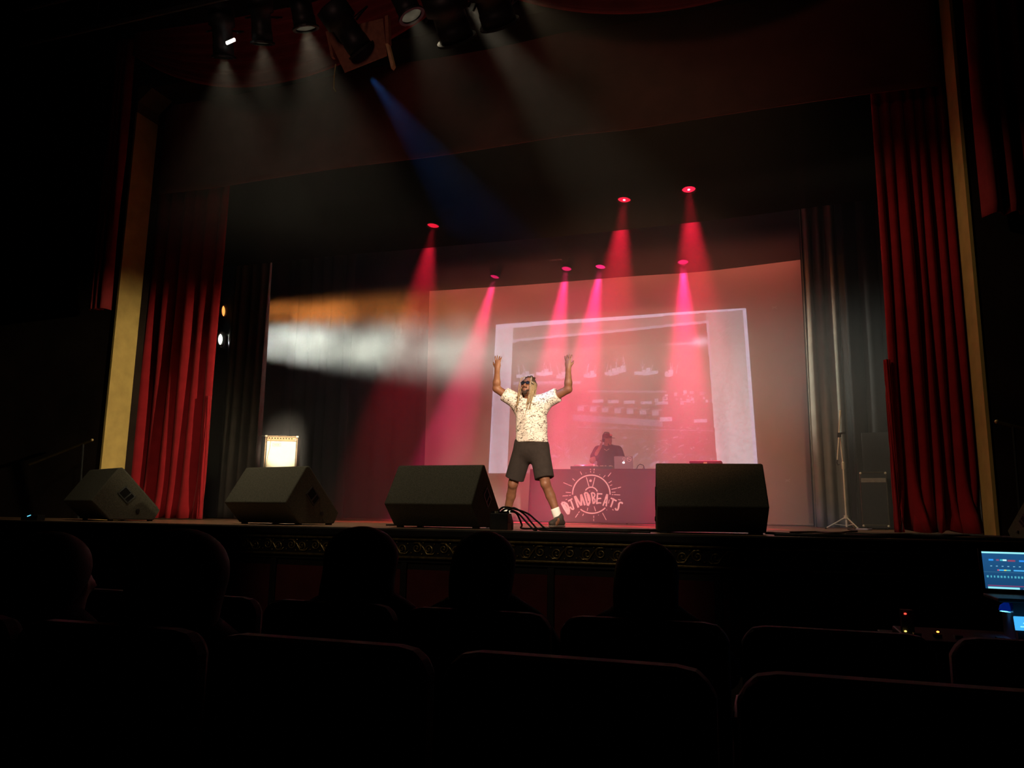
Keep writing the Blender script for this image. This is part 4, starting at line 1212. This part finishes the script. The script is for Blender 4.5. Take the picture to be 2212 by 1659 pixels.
# sunglasses
def TH(p, c=HC, R=HR, s=1.0): return tuple(A(*c) + R @ (A(*p) * s))
g = MB()
for sx in (-1, 1):
    cx = sx * .033
    ring = [(cx + .029 * math.cos(a) * (1 if True else 1), -.108 + .012 * abs(math.cos(a)) * (1 if sx * math.cos(a) > 0 else .2), .014 + .019 * math.sin(a)) for a in np.linspace(0, 2 * math.pi, 16, endpoint=False)]
    n_ = 16
    g.add([TH(p) for p in ring] + [TH((p[0], p[1] + .006, p[2])) for p in ring], [tuple(range(n_)), tuple(range(n_, 2 * n_))[::-1]] + [(i, (i + 1) % n_, n_ + (i + 1) % n_, n_ + i) for i in range(n_)])
    g.tube([TH((sx * .062, -.094, .018)), TH((sx * .077, -.05, .018)), TH((sx * .08, .01, .012))], .005, 6)
g.tube([TH((-.01, -.110, .018)), TH((.01, -.110, .018))], .005, 6)
g.build('sunglasses', mat('black_sunglasses', (.008, .008, .009), .45, .1, 10, spec=.15), pf)
# beard and moustache
link('beard', sdf_mesh('beard', [ell(TH((0, -.066, -.098)), (.034, .027, .028), HR, .02), cap(TH((-.03, -.078, -.078)), TH((-.052, -.02, -.05)), .013, .010, .01), cap(TH((.03, -.078, -.078)), TH((.052, -.02, -.05)), .013, .010, .01),
                                 cap(TH((-.026, -.092, -.048)), TH((.026, -.092, -.048)), .006, .006, .004)], .005), M_dreadroot, pf)
# dreadlocks
hm = MB(); tips = MB()
r_ = random.Random(5)
for i in range(34):
    a = math.radians(-205 + 310 * i / 33.0)   # round the crown, leaving the face free
    ca, sa = math.cos(a), math.sin(a)
    if sa < -.72: continue
    side = 1 if ca > 0 else -1
    top = (.038 * ca, .02 + .045 * sa, .118)
    mid = (.079 * ca * 1.04, .018 + .095 * sa, .05)
    low = (.086 * ca, .02 + .085 * sa + (-.03 if sa < .1 else 0), -.06)
    L = r_.uniform(.12, .22)
    end = (.085 * ca + side * r_.uniform(-.01, .012), .012 + .075 * sa - (.055 if sa < .2 else -.02), -.06 - L)
    end2 = (end[0] + r_.uniform(-.02, .02), end[1] - .01, end[2] - .05)
    rr = r_.uniform(.0075, .010)
    hm.tube([TH(top), TH(mid)], rr * 1.1, 6)
    tips.tube([TH(mid), TH(low), TH(end), TH(end2)], [rr * 1.1, rr, rr * .9, rr * .6], 6)
for k in range(10):
    b0 = (r_.uniform(-.05, .05), r_.uniform(-.05, .06), .118); hm.ball(TH(b0), (.022, .022, .014), 8, 5)
hm.build('hair_roots', M_dreadroot, pf, True)
tips.build('dreadlocks', M_dread, pf, True)
bpy_front = MB()
for x in (-.064, .060, .066):
    bpy_front.tube([TH((x * .6, -.045, .115)), TH((x * 1.05, -.095, .075)), TH((x * 1.12, -.108, .0)), TH((x * 1.15, -.09, -.10)), TH((x * 1.1, -.085, -.19))], [.005, .0055, .006, .0055, .004], 6)
bpy_front.build('front_dreadlocks', M_dread, pf, True)

# ---------------- the disc jockey
M_skin2 = mat('tan_skin', (.36, .19, .13), .5, .1, 25)
dj = thing('person', 'disc jockey in dark t-shirt and cap with a hand at the ear', 'person', (-2.88, 14.75, 0))
DHC, DHR = (-.005, -.02, 1.575), rot(4, 0, 52)
sh1, sh2 = (-.19, .0, 1.385), (.19, .0, 1.375)
e1, w1 = (-.285, -.11, 1.175), (-.135, -.10, 1.43)
e2, w2 = (.275, .02, 1.13), (.32, -.24, 1.03)
P = [cap((0, .02, .90), (0, .01, 1.08), .15, .15, .05, ((0, 1, 0), .8)), cap((0, .01, 1.08), (0, 0, 1.32), .15, .155, .05, ((0, 1, 0), .75)), cap((-.13, 0, 1.36), (.13, 0, 1.36), .075, .075, .06), cap((0, .0, 1.36), (-.005, -.01, 1.50), .062, .06, .04),
     cap((-.10, .02, .9), (-.12, 0, .48), .10, .065, .05), cap((-.12, 0, .48), (-.12, .03, .09), .06, .04, .02), cap((.10, .02, .9), (.12, 0, .48), .10, .065, .05), cap((.12, 0, .48), (.12, .03, .09), .06, .04, .02),
     cap((-.12, .03, .08), (-.12, -.12, .045), .042, .036, .03), cap((.12, .03, .08), (.12, -.12, .045), .042, .036, .03),
     cap(sh1, e1, .066, .048, .03), cap(e1, w1, .05, .031, .02), cap(sh2, e2, .066, .048, .03), cap(e2, w2, .05, .031, .02)]
P += head_prims(DHC, DHR)
P += hand_prims(w1, frame((.45, .05, 1), (.9, .3, -.4)), 38, -1) + hand_prims(w2, frame((.1, -1, -.12), (0, .1, -1)), 20, -1)
link('body', sdf_mesh('body', P, .0085), M_skin2, dj)
P = [cap((0, .02, .88), (0, .01, 1.1), .205, .20, .05, ((0, 1, 0), .8)), cap((0, .01, 1.1), (0, 0, 1.32), .20, .19, .05, ((0, 1, 0), .76)), cap((-.14, 0, 1.36), (.14, 0, 1.36), .10, .10, .06),
     cap(sh1, A(*sh1) * .42 + A(*e1) * .58, .092, .088, .04), cap(sh2, A(*sh2) * .40 + A(*e2) * .60, .095, .09, .04)]
d1, d2 = A(*e1) - A(*sh1), A(*e2) - A(*sh2)
P += [dict(ell((-.005, -.02, 1.47), (.07, .075, .045), None, .01), op='s'), plane((0, 0, .86), (0, 0, -1))]
link('t_shirt', sdf_mesh('t_shirt', P, .009), mat('dark_plum_shirt', (.035, .014, .02), .95, .1, 20), dj)
link('trousers', sdf_mesh('trousers', [cap((0, .02, .93), (0, .02, .90), .175, .175, .04, ((0, 1, 0), .8)), cap((-.10, .02, .88), (-.12, .01, .10), .115, .075, .03), cap((.10, .02, .88), (.12, .01, .10), .115, .075, .03), plane((0, 0, .07), (0, 0, -1))], .011), M_dark1, dj)
for sx in (-1, 1):
    link('shoe', sdf_mesh('shoe', [cap((sx * .12, .05, .05), (sx * .12, -.16, .045), .052, .045, .03, ((0, 0, 1), .85)), cap((sx * .12, .03, .06), (sx * .12, .03, .09), .052, .05, .03), plane((0, 0, .004), (0, 0, -1))], .009), M_blackp, dj)
M_cap = mat('red_maroon_cap', (.12, .02, .03), .85, .1, 20)
def TD(p): return tuple(A(*DHC) + DHR @ A(*p))
link('cap', sdf_mesh('cap', [ell(TD((0, .015, .055)), (.086, .105, .088), DHR, .01), plane(TD((0, 0, .038)), DHR @ A(0, .12, -1))], .006), M_cap, dj)
cp = dj.children[-1]
br = MB(); N = 14; vs = []
for i in range(N + 1):
    a = math.pi * i / N
    for rr, dz in ((1.0, 0), (1.0, .006)):
        vs.append(TD((.078 * math.cos(a), -.07 - .115 * math.sin(a), .050 - .012 * math.sin(a) + dz)))
inn = []
for i in range(N + 1):
    a = math.pi * i / N
    for dz in (0, .006): inn.append(TD((.078 * math.cos(a), -.06 - .025 * math.sin(a), .050 + dz)))
b0 = len(vs); vs += inn
fs = []
for i in range(N):
    o0, o1, o2, o3 = 2 * i, 2 * i + 1, 2 * i + 2, 2 * i + 3
    i0, i1, i2, i3 = b0 + 2 * i, b0 + 2 * i + 1, b0 + 2 * i + 2, b0 + 2 * i + 3
    fs += [(o0, o2, o3, o1), (i0, i1, i3, i2), (o1, o3, i3, i1), (o0, i0, i2, o2)]
br.add(vs, fs).build('brim', M_cap, cp)
MB().box(TD((0, -.098, .10)), (.055, .012, .03), Matrix(DHR.tolist()) @ Euler((math.radians(-28), 0, 0)).to_matrix()).build('front_patch', mat('pink_patch', (.75, .25, .28), .8, .1, 10), cp)
hp = MB().tube([TD((-.09, .03, 0)), TD((-.098, .03, .09)), TD((-.05, .03, .152)), TD((.05, .03, .152)), TD((.098, .03, .09)), TD((.09, .03, 0))], .009, 6)
for sx in (-1, 1): hp.lathe([(.036, 0), (.036, .022), (.02, .026)], 14, TD((sx * .078, .015, -.005)), Matrix(DHR.tolist()) @ Euler((0, sx * math.pi / 2, 0)).to_matrix())
hp.build('headphones', M_blackp, dj)
nk = MB().tube([(-.075, -.06, 1.44), (-.05, -.125, 1.40), (0, -.152, 1.365), (.05, -.125, 1.40), (.07, -.06, 1.44)], .005, 6)
nk.build('necklace', M_chrome, dj)
link('beard', sdf_mesh('beard', [ell(TD((0, -.060, -.098)), (.040, .032, .03), DHR, .02), cap(TD((-.03, -.07, -.075)), TD((-.056, -.01, -.03)), .014, .010, .01), cap(TD((.03, -.07, -.075)), TD((.056, -.01, -.03)), .014, .010, .01)], .006), M_hair, dj)

# ------------------------------------------------------------------ auditorium seats
def seat_parts():
    P = {}
    b = MB(); w_, h0, h1 = .258, .42, .905
    out = [(-w_, h0), (-w_, h1 - .05), (-w_ + .012, h1 - .022), (-w_ + .035, h1 - .006), (-w_ + .07, h1), (w_ - .07, h1), (w_ - .035, h1 - .006), (w_ - .012, h1 - .022), (w_, h1 - .05), (w_, h0)]
    # the back stands at local y = 0, front (stage side) at +y
    b.prism(out, 'y', -.025, .045)
    P['backrest'] = b.mesh('backrest')
    P['cushion'] = MB().box((0, .25, .44), (.49, .42, .09)).mesh('cushion')
    P['pedestal'] = MB().bx(-.03, .03, .15, .35, 0, .40).mesh('pedestal')
    P['armrest'] = MB().bx(-.02, .02, .03, .36, .60, .635).mesh('armrest')
    P['arm_post'] = MB().bx(-.015, .015, .05, .10, 0, .60).mesh('arm_post')
    return P


SP = seat_parts()
def seat(label, x, y, ztop, group):
    t = thing('theatre_seat', label, 'seat', (x, y, ztop - .905), 0, group)
    for nm, mt, bv in (('backrest', M_seat, .02), ('cushion', M_seat, .03), ('pedestal', M_seatframe, 0)):
        link(nm, SP[nm], mt, t, bv)
    a = link('armrest', SP['armrest'], M_seatframe, t, .008, (-.275, 0, 0))
    link('arm_post', SP['arm_post'], M_seatframe, a)
    return t


r1 = {-3.13: 'dark seat at the far left of the front row', -2.58: 'dark seat left of the one with the bushy-haired viewer, front row', -2.03: 'empty dark seat just left of the bushy-haired viewer', -1.48: 'front-row seat of the bushy-haired viewer', -.93: 'front-row seat of the viewer with straight long hair',
      -.38: 'front-row seat of the viewer with a pointed hair top', .17: 'empty front-row seat right of the viewer with a pointed hair top', .72: 'rightmost empty front-row seat near the blue laptop screen'}
for x_, lb in r1.items(): seat(lb, x_, 2.47, -.17, 'seats of the front row')
r2 = {-2.0: 'nearer-row seat of the viewer at the left picture edge', -1.455: 'nearer-row seat marked 84 behind the broad-headed viewer', -.905: 'nearer-row empty seat left of the middle gap', -.355: 'nearer-row empty seat in the middle, its top edge lit', .195: 'nearer-row empty seat at the right'}
for x_, lb in r2.items():
    t = seat(lb, x_, 1.47, -.12, 'seats of the nearer row')
    if abs(x_ + 1.455) < .01:
        cu = bpy.data.curves.new('seat_number', 'FONT'); cu.body = '84'; cu.size = .05; cu.extrude = .001; cu.align_x = 'CENTER'
        tmp = bpy.data.objects.new('tmp', cu); COL.objects.link(tmp)
        bpy.context.view_layer.update()
        me = bpy.data.meshes.new_from_object(tmp.evaluated_get(bpy.context.evaluated_depsgraph_get()))
        bpy.data.objects.remove(tmp)
        me.transform(Matrix.Translation((.20, -.028, .825)) @ Matrix.Rotation(math.pi / 2, 4, 'X'))
        link('seat_number', me, mat('faded_white_paint', (.25, .25, .27), .7, .1, 20), t)

# ------------------------------------------------------------------ viewers seen from behind
def viewer(label, x, y, ztop, hairw, style, seed, face=0):
    """seated viewer; ztop = world height of the hair top; built facing +y (the stage)"""
    zt = ztop + 1.06
    t = thing('person', label, 'person', (x, y, -1.06), 0, 'seated viewers')
    k = zt / 1.27
    hz = zt - .125
    Rb = rot(0, 0, 180 + face)
    P = [cap((0, 0, .52), (0, .0, .72), .15, .15, .05, ((0, 1, 0), .8)), cap((0, 0, .72), (0, .01, zt - .36), .15, .15, .05, ((0, 1, 0), .75)), cap((-.13, .01, zt - .34), (.13, .01, zt - .34), .07, .07, .05), cap((0, .01, zt - .34), (0, .02, hz - .08), .06, .058, .03)]
    for s_ in (-1, 1):
        P += [cap((s_ * .175, .01, zt - .35), (s_ * .22, .06, .72), .058, .045, .03), cap((s_ * .22, .06, .72), (s_ * .12, .28, .62), .044, .032, .02), ell((s_ * .10, .33, .61), (.04, .055, .025), None, .02),
              cap((s_ * .09, .03, .56), (s_ * .10, .44, .56), .085, .065, .04), cap((s_ * .10, .44, .55), (s_ * .10, .46, .12), .06, .042, .02), cap((s_ * .10, .46, .10), (s_ * .10, .60, .05), .042, .036, .02)]
    P += head_prims((0, .02, hz), Rb, .98)
    link('body', sdf_mesh('body', P, .013), M_skinA, t)
    Q = [cap((0, 0, .50), (0, .0, .75), .185, .185, .05, ((0, 1, 0), .82)), cap((0, 0, .75), (0, .01, zt - .36), .185, .175, .05, ((0, 1, 0), .78)), cap((-.14, .01, zt - .34), (.14, .01, zt - .34), .088, .088, .05)]
    for s_ in (-1, 1):
        Q += [cap((s_ * .175, .01, zt - .35), (s_ * .22, .06, .72), .080, .066, .03), cap((s_ * .22, .06, .72), (s_ * .13, .26, .62), .062, .05, .02)]
    link('jacket', sdf_mesh('jacket', Q, .014), M_dark1, t)
    G = []
    for s_ in (-1, 1):
        G += [cap((s_ * .09, .03, .56), (s_ * .10, .44, .56), .10, .078, .04), cap((s_ * .10, .44, .55), (s_ * .10, .46, .12), .075, .06, .02)]
    link('trousers', sdf_mesh('trousers', G, .015), M_dark1, t)
    h = hairw / 2
    H = [ell((0, -.0, hz + .035), (h, .115, .095), None, .03)]
    if style == 'bushy': H += [ell((0, -.01, hz - .02), (h, .115, .13), None, .04), ell((0, -.03, hz - .12), (h * 1.08, .09, .11), None, .05)]
    if style == 'long': H += [ell((0, -.01, hz - .04), (h * .98, .11, .14), None, .04), cap((0, -.05, hz - .06), (0, -.07, hz - .27), h * .95, h * 1.05, .04, ((0, 1, 0), .5))]
    if style == 'short': H += [ell((0, -.02, hz - .0), (h, .11, .11), None, .03)]
    H += [dict(ell((0, .13, hz - .05), (.065, .08, .10), None, .02), op='s')] if not face else []
    link('hair', sdf_mesh('hair', H, .011), M_hair, t)
    return t


viewer('viewer with wide bushy hair in the front row, left of centre', -1.44, 2.62, .085, .27, 'bushy', 1)
viewer('viewer with straight long hair in the front row, at the centre', -.955, 2.62, .08, .215, 'long', 2)
viewer('viewer with long hair tapering to the top in the front row, right of centre', -.385, 2.62, .06, .20, 'long', 3)
viewer('broad-headed viewer in the nearer row at the left', -1.43, 1.66, .09, .235, 'bushy', 4)
viewer('viewer at the left picture edge, face turned towards the stage', -1.89, 1.68, .075, .20, 'short', 5, -20)
# ------------------------------------------------------------------ lighting bridge over the house
gb = 'lamps on the bridge over the house'
pipe('bridge_pipe', 'upper black pipe of the lighting bridge above the stage edge', -8.0, 1.0, 5.95, 5.86, .03)
pipe('bridge_pipe', 'lower black pipe of the lighting bridge above the stage edge', -8.0, 1.0, 5.95, 5.40, .03)
lantern('bridge_lantern', 'leftmost bridge lamp with the white lit slot, aimed at the left of the stage', (-5.50, 6.38, 5.16), (-6.2, 8.2, 1.10), WARM, 150, 70, 1.2, gb, .45, .11, .8)
lantern('bridge_lantern', 'second bridge lamp from the left', (-5.02, 6.40, 5.25), (-5.6, 8.2, 1.2), WARM, 150, 70, 1.2, gb, .45, .11, .9)
lantern('bridge_lantern', 'third bridge lamp from the left with a bright lens rim', (-4.50, 6.40, 5.32), (-4.2, 8.2, 1.0), WARM, 300, 65, 2.2, gb, .50, .12, .8)
lantern('bridge_lantern', 'bridge lamp with bright lens rim right of the barn-door lamp', (-3.28, 6.40, 5.20), (-1.0, 7.6, .3), WARM, 130, 56, 2.2, gb, .50, .12, .8)
lantern('bridge_lantern', 'fifth bridge lamp, small glints at the picture top', (-2.70, 6.40, 5.24), (.75, 11.4, .8), WARM, 700, 34, 1.2, gb, .45, .11, .9)
lantern('bridge_lantern', 'rightmost bridge lamp pouring pale light at the picture top', (-2.16, 6.40, 5.20), (1.6, 9.2, 1.5), (1, .72, .42), 130, 60, 1.2, gb, .45, .11, .8)
lantern('bridge_lantern', 'unlit round lamp hanging low, left one of the pair', (-2.72, 6.30, 4.78), (-2.6, 8.6, 3.0), WARM, 0, 30, .0, gb, .36, .17)
lantern('bridge_lantern', 'unlit round lamp hanging low, right one of the pair', (-2.28, 6.30, 4.86), (-2.1, 8.6, 3.0), WARM, 0, 30, .0, gb, .36, .17)
# lit slot on the leftmost lamp
so_ = MB().box((-5.29, 6.24, 5.11), (.11, .02, .03), (0, math.radians(-13), 0)).build('lit_slot_lamp', mat('lit_slot', (1, 1, 1), .4, .02, 10, emis=(1, .92, .85), estr=2.5))
tag(so_, 'small white glowing slot lamp at the leftmost bridge lamp', 'lamp')
# barn-door lamp with blue beam
bdl = lantern('bridge_lantern', 'barn-door bridge lamp throwing a thin blue beam', (-3.80, 6.30, 4.86), (-1.9, 9.6, 1.6), (.08, .35, 1.0), 0, 17, 0.02, gb, .42, .13, .6)
light('blue_beam', 'SPOT', (-3.74, 6.5, 4.60), (-1.9, 9.6, 1.6), 550, (.06, .30, 1.0), 26, .4, .03, bdl)
inv = bdl.matrix_world.inverted()
M_door = mat('barn_door_paint', (.30, .11, .06), .6, .2, 20)
M_doorlit = mat('barn_door_lit_tone', (.75, .45, .22), .45, .1, 20)  # lighter copy of the door paint, lamp light put into the colour
def door(name, pts, m, th=(0, .006, 0)):
    b = MB(); n = len(pts)
    P = [Vector(p) for p in pts]; Q = [p + Vector(th) for p in P]
    b.add([inv @ p for p in P + Q], [tuple(range(n)), tuple(range(n, 2 * n))[::-1]] + [(i, (i + 1) % n, n + (i + 1) % n, n + i) for i in range(n)])
    return b.build(name, m, bdl)
door('front_door', [(-4.16, 6.30, 5.04), (-3.50, 6.30, 5.06), (-3.50, 6.42, 4.72), (-3.98, 6.42, 4.62)], M_door)
door('side_door', [(-3.49, 6.32, 5.10), (-3.455, 6.32, 5.10), (-3.44, 6.34, 4.80), (-3.475, 6.34, 4.80)], M_door, (.004, .05, 0))
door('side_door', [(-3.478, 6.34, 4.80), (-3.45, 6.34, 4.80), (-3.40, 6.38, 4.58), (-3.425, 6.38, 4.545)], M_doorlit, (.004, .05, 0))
door('side_door', [(-4.17, 6.32, 5.06), (-4.14, 6.32, 5.06), (-4.10, 6.38, 4.80), (-4.13, 6.38, 4.80)], M_door, (-.004, .05, 0))
MB().tube([inv @ Vector(p) for p in ((-4.08, 6.40, 4.72), (-4.09, 6.40, 4.58), (-4.085, 6.40, 4.45), (-4.06, 6.40, 4.41))], .006, 6).build('safety_cord', mat('pale_cord', (.6, .48, .22), .7, .1, 20), bdl)
light('added_door_light', 'SPOT', (-3.66, 6.37, 4.93), (-3.43, 6.36, 4.66), 5, (1.0, .75, .4), 60, .4, .02, bdl)  # warm spot added to brighten the edge of the side door
# cable chain and hangers
for lb, x_ in (('left vertical hanger of the lighting bridge', -4.72), ('right vertical hanger of the lighting bridge', -3.36)):
    t = thing('bridge_hanger', lb, 'hanger', (x_, 5.95, 5.3))
    MB().tube([(0, 0, .0), (0, 0, 3.2)], .02, 8).build('rod', M_metal, t)
    for k in range(14):
        MB().box((.03, -.03, .05 + k * .045), (.03, .012, .018), (0, .4, 0)).build('link', M_chrome, t)

# ------------------------------------------------------------------ sound desk at the right
sd = thing('sound_desk', 'dark mixing desk stand at the right in front of the stage', 'desk', (1.05, 4.05, -1.06))
MB().bx(-.55, 1.0, -.30, .35, .62, .66).build('desktop', M_blackp, sd, bevel=.006)
for sx in (-.5, .95):
    for sy in (-.25, .3):
        MB().tube([(sx, sy, 0), (sx, sy, .62)], .02, 8).build('leg', M_metal, sd)
MB().bx(-.5, .55, -.26, .2, .66, .70).build('mixer_case', M_blackp, sd, bevel=.008)
for i in range(12):
    MB().bx(-.46 + i * .08, -.43 + i * .08, -.16, -.12, .70, .715).build('fader', M_metal, sd)
for nm, x_, z_, col, e_ in (('red_indicator', -.475, .785, (1, .05, .03), 3.0), ('amber_indicator', -.48, .71, (1, .7, .15), 2.0), ('orange_indicator', -.35, .715, (1, .25, .03), 6.0)):
    MB().ball((x_, -.07 if nm != 'red_indicator' else -.06, z_), (.006, .004, .004), 8, 5).build(nm, mat(nm, col, .4, .02, 10, emis=col, estr=e_), sd, True)
MB().bx(-.49, -.44, -.055, .0, .70, .80).build('power_unit', M_blackp, sd)
# small screen on the desk
RS = Euler((math.radians(-15), 0, 0)).to_matrix(); sc0 = Vector((-.007, -.22, .785))
MB().box(sc0, (.16, .012, .055), RS).build('status_screen', mat('blue_status_screen', (.05, .1, .2), .4, .02, 10, emis=(.06, .45, 1.0), estr=1.1), sd)
ss = sd.children[-1]
for j in range(3):
    MB().box(sc0 + RS @ Vector((.012 * (j - 1), -.0075, -.014 + j * .014)), (.10, .003, .004), RS).build('screen_text_line', mat('cyan_text', (.2, .5, .6), .4, .02, 10, emis=(.3, .9, 1.0), estr=1.2), ss)
MB().box(sc0 + Vector((0, .02, -.05)), (.14, .03, .06)).build('screen_housing', M_blackp, sd)
lp = thing('desk_lamp', 'small gooseneck desk lamp with a blue glowing hood', 'lamp', (1.16, 4.2, -.36))
MB().tube([(0, 0, 0), (0, 0, .10), (-.04, -.05, .16), (-.12, -.13, .155), (-.155, -.17, .15)], .006, 6).build('gooseneck', M_metal, lp)
MB().lathe([(.042, 0), (.036, .02), (.018, .034), (.006, .036)], 16, (-.165, -.185, .118)).build('hood', mat('blue_hood', (.02, .03, .12), .5, .05, 10, emis=(.0, .03, .5), estr=.25), lp, True)
MB().lathe([(.001, 0), (.038, .001)], 16, (-.165, -.185, .112), cap=False).build('bulb', mat('blue_bulb', (.2, .5, .9), .4, .02, 10, emis=(.10, .55, 1.0), estr=4.0), lp)
light('desk_lamp_glow', 'SPOT', (.995, 4.015, -.255), (.995, 4.0, -1), 1.0, (.05, .25, 1), 120, .8, .02)

# laptop of the sound desk, its screen towards the house
sl = thing('laptop', 'open laptop with a blue lit mixing screen at the right edge', 'laptop', (1.13, 4.18, -.395))
tilt = Euler((math.radians(-14), 0, math.radians(-6))).to_matrix()
MB().box((0, -.02, .195 + .12), (.405, .010, .20), tilt).build('lid', M_blackp, sl, bevel=.004)
def screen_cols(U, V):
    c = np.tile(np.array([.012, .075, .20]), (len(U), 1)) * (.8 + .4 * V)[:, None]
    def put(u0, u1, v0, v1, col): c[(U >= u0) & (U < u1) & (V >= v0) & (V < v1)] = col
    put(0, 1, .955, 1, (.35, .95, 1.0))
    put(0, 1, .44, .455, (.04, .16, .28))
    for u0, u1, v, col in ((.07, .12, .77, (.03, .35, 1)), (.15, .18, .77, (.25, .08, .2)), (.19, .22, .77, (.05, .5, .6)), (.22, .26, .77, (.6, 1, 1)), (.27, .35, .765, (.3, .06, .12)), (.39, .58, .76, (.03, .3, 1)),
                           (.15, .17, .5, (.6, .1, .2)), (.17, .22, .5, (.05, .5, 1)), (.22, .245, .5, (.7, .75, .2)), (.245, .29, .5, (.1, .6, .7)), (.32, .55, .5, (.08, .5, 1)), (.55, .57, .5, (.6, .1, .2)), (.57, .62, .5, (.8, .8, .2)), (.64, .9, .5, (.05, .35, .9))):
        put(u0, u1, v - .022, v + .022, col)
    for k in range(26):
        put(.03 + k * .036, .048 + k * .036, .30, .345, (.08, .42, .55)); 
    for k in range(12):
        put(.08 + k * .06, .10 + k * .06, .60, .612, (.2, .5, .7))
    put(.03, .42, .075, .095, (.25, .05, .15)); put(.55, .6, .075, .095, (.3, .05, .1))
    put(.03, .36, .0, .05, (.30, .85, 1.0)); put(.40, .43, .01, .03, (.3, .5, .6)); put(.48, .51, .01, .03, (.4, .2, .3)); put(.54, .57, .01, .03, (.3, .6, .7))
    return c
def fscr(U, V):
    X = (U - .5) * .375; Z = (V - .5) * .17; out = np.stack([X, np.full_like(X, -.0062), Z], 1) @ np.array(tilt).T
    return out[:, 0], out[:, 1] - .02, out[:, 2] + .315
grid('screen', 200, 90, fscr, m_print('laptop_screen_glow', 1.0, (.01, .01, .012), .3), sl, False, 0, (0, 0, 0), colfn=screen_cols)
MB().bx(-.2, .2, -.27, -.02, .195, .212).build('keyboard_base', M_blackp, sl, bevel=.004)
MB().bx(-.14, .14, -.24, -.06, 0, .194).build('riser', M_blackp, sl)
# small cyan lit device at the far left of the stage edge
dv = thing('power_strip', 'small dark box with a cyan indicator at the far left of the stage edge', 'box', (-7.75, 6.62, 0))
MB().bx(-.12, .12, -.05, .05, 0, .06).build('case', M_blackp, dv, bevel=.006)
MB().box((0, -.052, .09 - .04), (.05, .004, .008), (0, -.3, 0)).build('indicator', mat('cyan_indicator', (.1, .4, .5), .4, .02, 10, emis=(.15, .7, 1), estr=1.2), dv)

# ------------------------------------------------------------------ haze
def haze(name, label, x0, x1, y0, y1, z0, z1, dens, col=(1, 1, 1), aniso=0.0):
    m = bpy.data.materials.new(name); m.use_nodes = True
    nt = m.node_tree; nt.nodes.remove(nt.nodes['Principled BSDF'])
    v = nt.nodes.new('ShaderNodeVolumeScatter'); v.inputs['Density'].default_value = dens; v.inputs['Color'].default_value = (*col, 1); v.inputs['Anisotropy'].default_value = aniso
    nt.links.new(v.outputs[0], nt.nodes['Material Output'].inputs['Volume'])
    o = MB().bx(x0, x1, y0, y1, z0, z1).build(name, m)
    return tag(o, label, 'haze', None, 'stuff')


haze('stage_haze', 'thick smoke haze filling the stage behind the red curtains', -12.4, 3.2, 10.2, 15.2, .02, 6.4, .075)
haze('house_haze', 'thin haze in the lamp beams before the stage opening', -9.2, 1.2, 5.4, 10.0, 3.25, 6.8, .006)


def smoke_plume():
    m = bpy.data.materials.new('drifting_smoke'); m.use_nodes = True
    nt = m.node_tree; nt.nodes.remove(nt.nodes['Principled BSDF'])
    v = nt.nodes.new('ShaderNodeVolumeScatter')
    tc = nt.nodes.new('ShaderNodeTexCoord'); sx = nt.nodes.new('ShaderNodeSeparateXYZ')
    nt.links.new(tc.outputs['Generated'], sx.inputs[0])
    nz = nt.nodes.new('ShaderNodeTexNoise'); nz.inputs['Scale'].default_value = 1.1; nz.inputs['Detail'].default_value = 3; nz.inputs['Roughness'].default_value = .55
    nt.links.new(tc.outputs['Object'], nz.inputs['Vector'])
    mr = nt.nodes.new('ShaderNodeMapRange'); mr.inputs[1].default_value = .40; mr.inputs[2].default_value = .68
    nt.links.new(nz.outputs['Fac'], mr.inputs[0])
    def bell(sock, lo, hi, e):
        a = nt.nodes.new('ShaderNodeMapRange'); a.interpolation_type = 'SMOOTHSTEP'; a.inputs[1].default_value = lo; a.inputs[2].default_value = lo + e
        b = nt.nodes.new('ShaderNodeMapRange'); b.interpolation_type = 'SMOOTHSTEP'; b.inputs[1].default_value = hi; b.inputs[2].default_value = hi - e
        nt.links.new(sock, a.inputs[0]); nt.links.new(sock, b.inputs[0])
        q = nt.nodes.new('ShaderNodeMath'); q.operation = 'MULTIPLY'; nt.links.new(a.outputs[0], q.inputs[0]); nt.links.new(b.outputs[0], q.inputs[1])
        return q.outputs[0]
    x = bell(sx.outputs[0], 0, 1, .45); y = bell(sx.outputs[1], 0, 1, .3); z = bell(sx.outputs[2], 0, 1, .3)
    cur = mr.outputs[0]
    for o_ in (x, y, z):
        q = nt.nodes.new('ShaderNodeMath'); q.operation = 'MULTIPLY'; nt.links.new(cur, q.inputs[0]); nt.links.new(o_, q.inputs[1]); cur = q.outputs[0]
    q = nt.nodes.new('ShaderNodeMath'); q.operation = 'MULTIPLY'; nt.links.new(cur, q.inputs[0]); q.inputs[1].default_value = .38
    nt.links.new(q.outputs[0], v.inputs['Density'])
    nt.links.new(v.outputs[0], nt.nodes['Material Output'].inputs['Volume'])
    o = MB().bx(-11.2, -2.6, 11.25, 14.3, 1.2, 4.9).build('smoke_plume', m)
    return tag(o, 'denser drifting smoke lit by the side lamps at the left', 'smoke', None, 'stuff')


smoke_plume()

for m_ in bpy.data.materials:      # the glowing lenses and screens are too weak to be worth aiming sample rays at
    m_.cycles.emission_sampling = 'NONE'
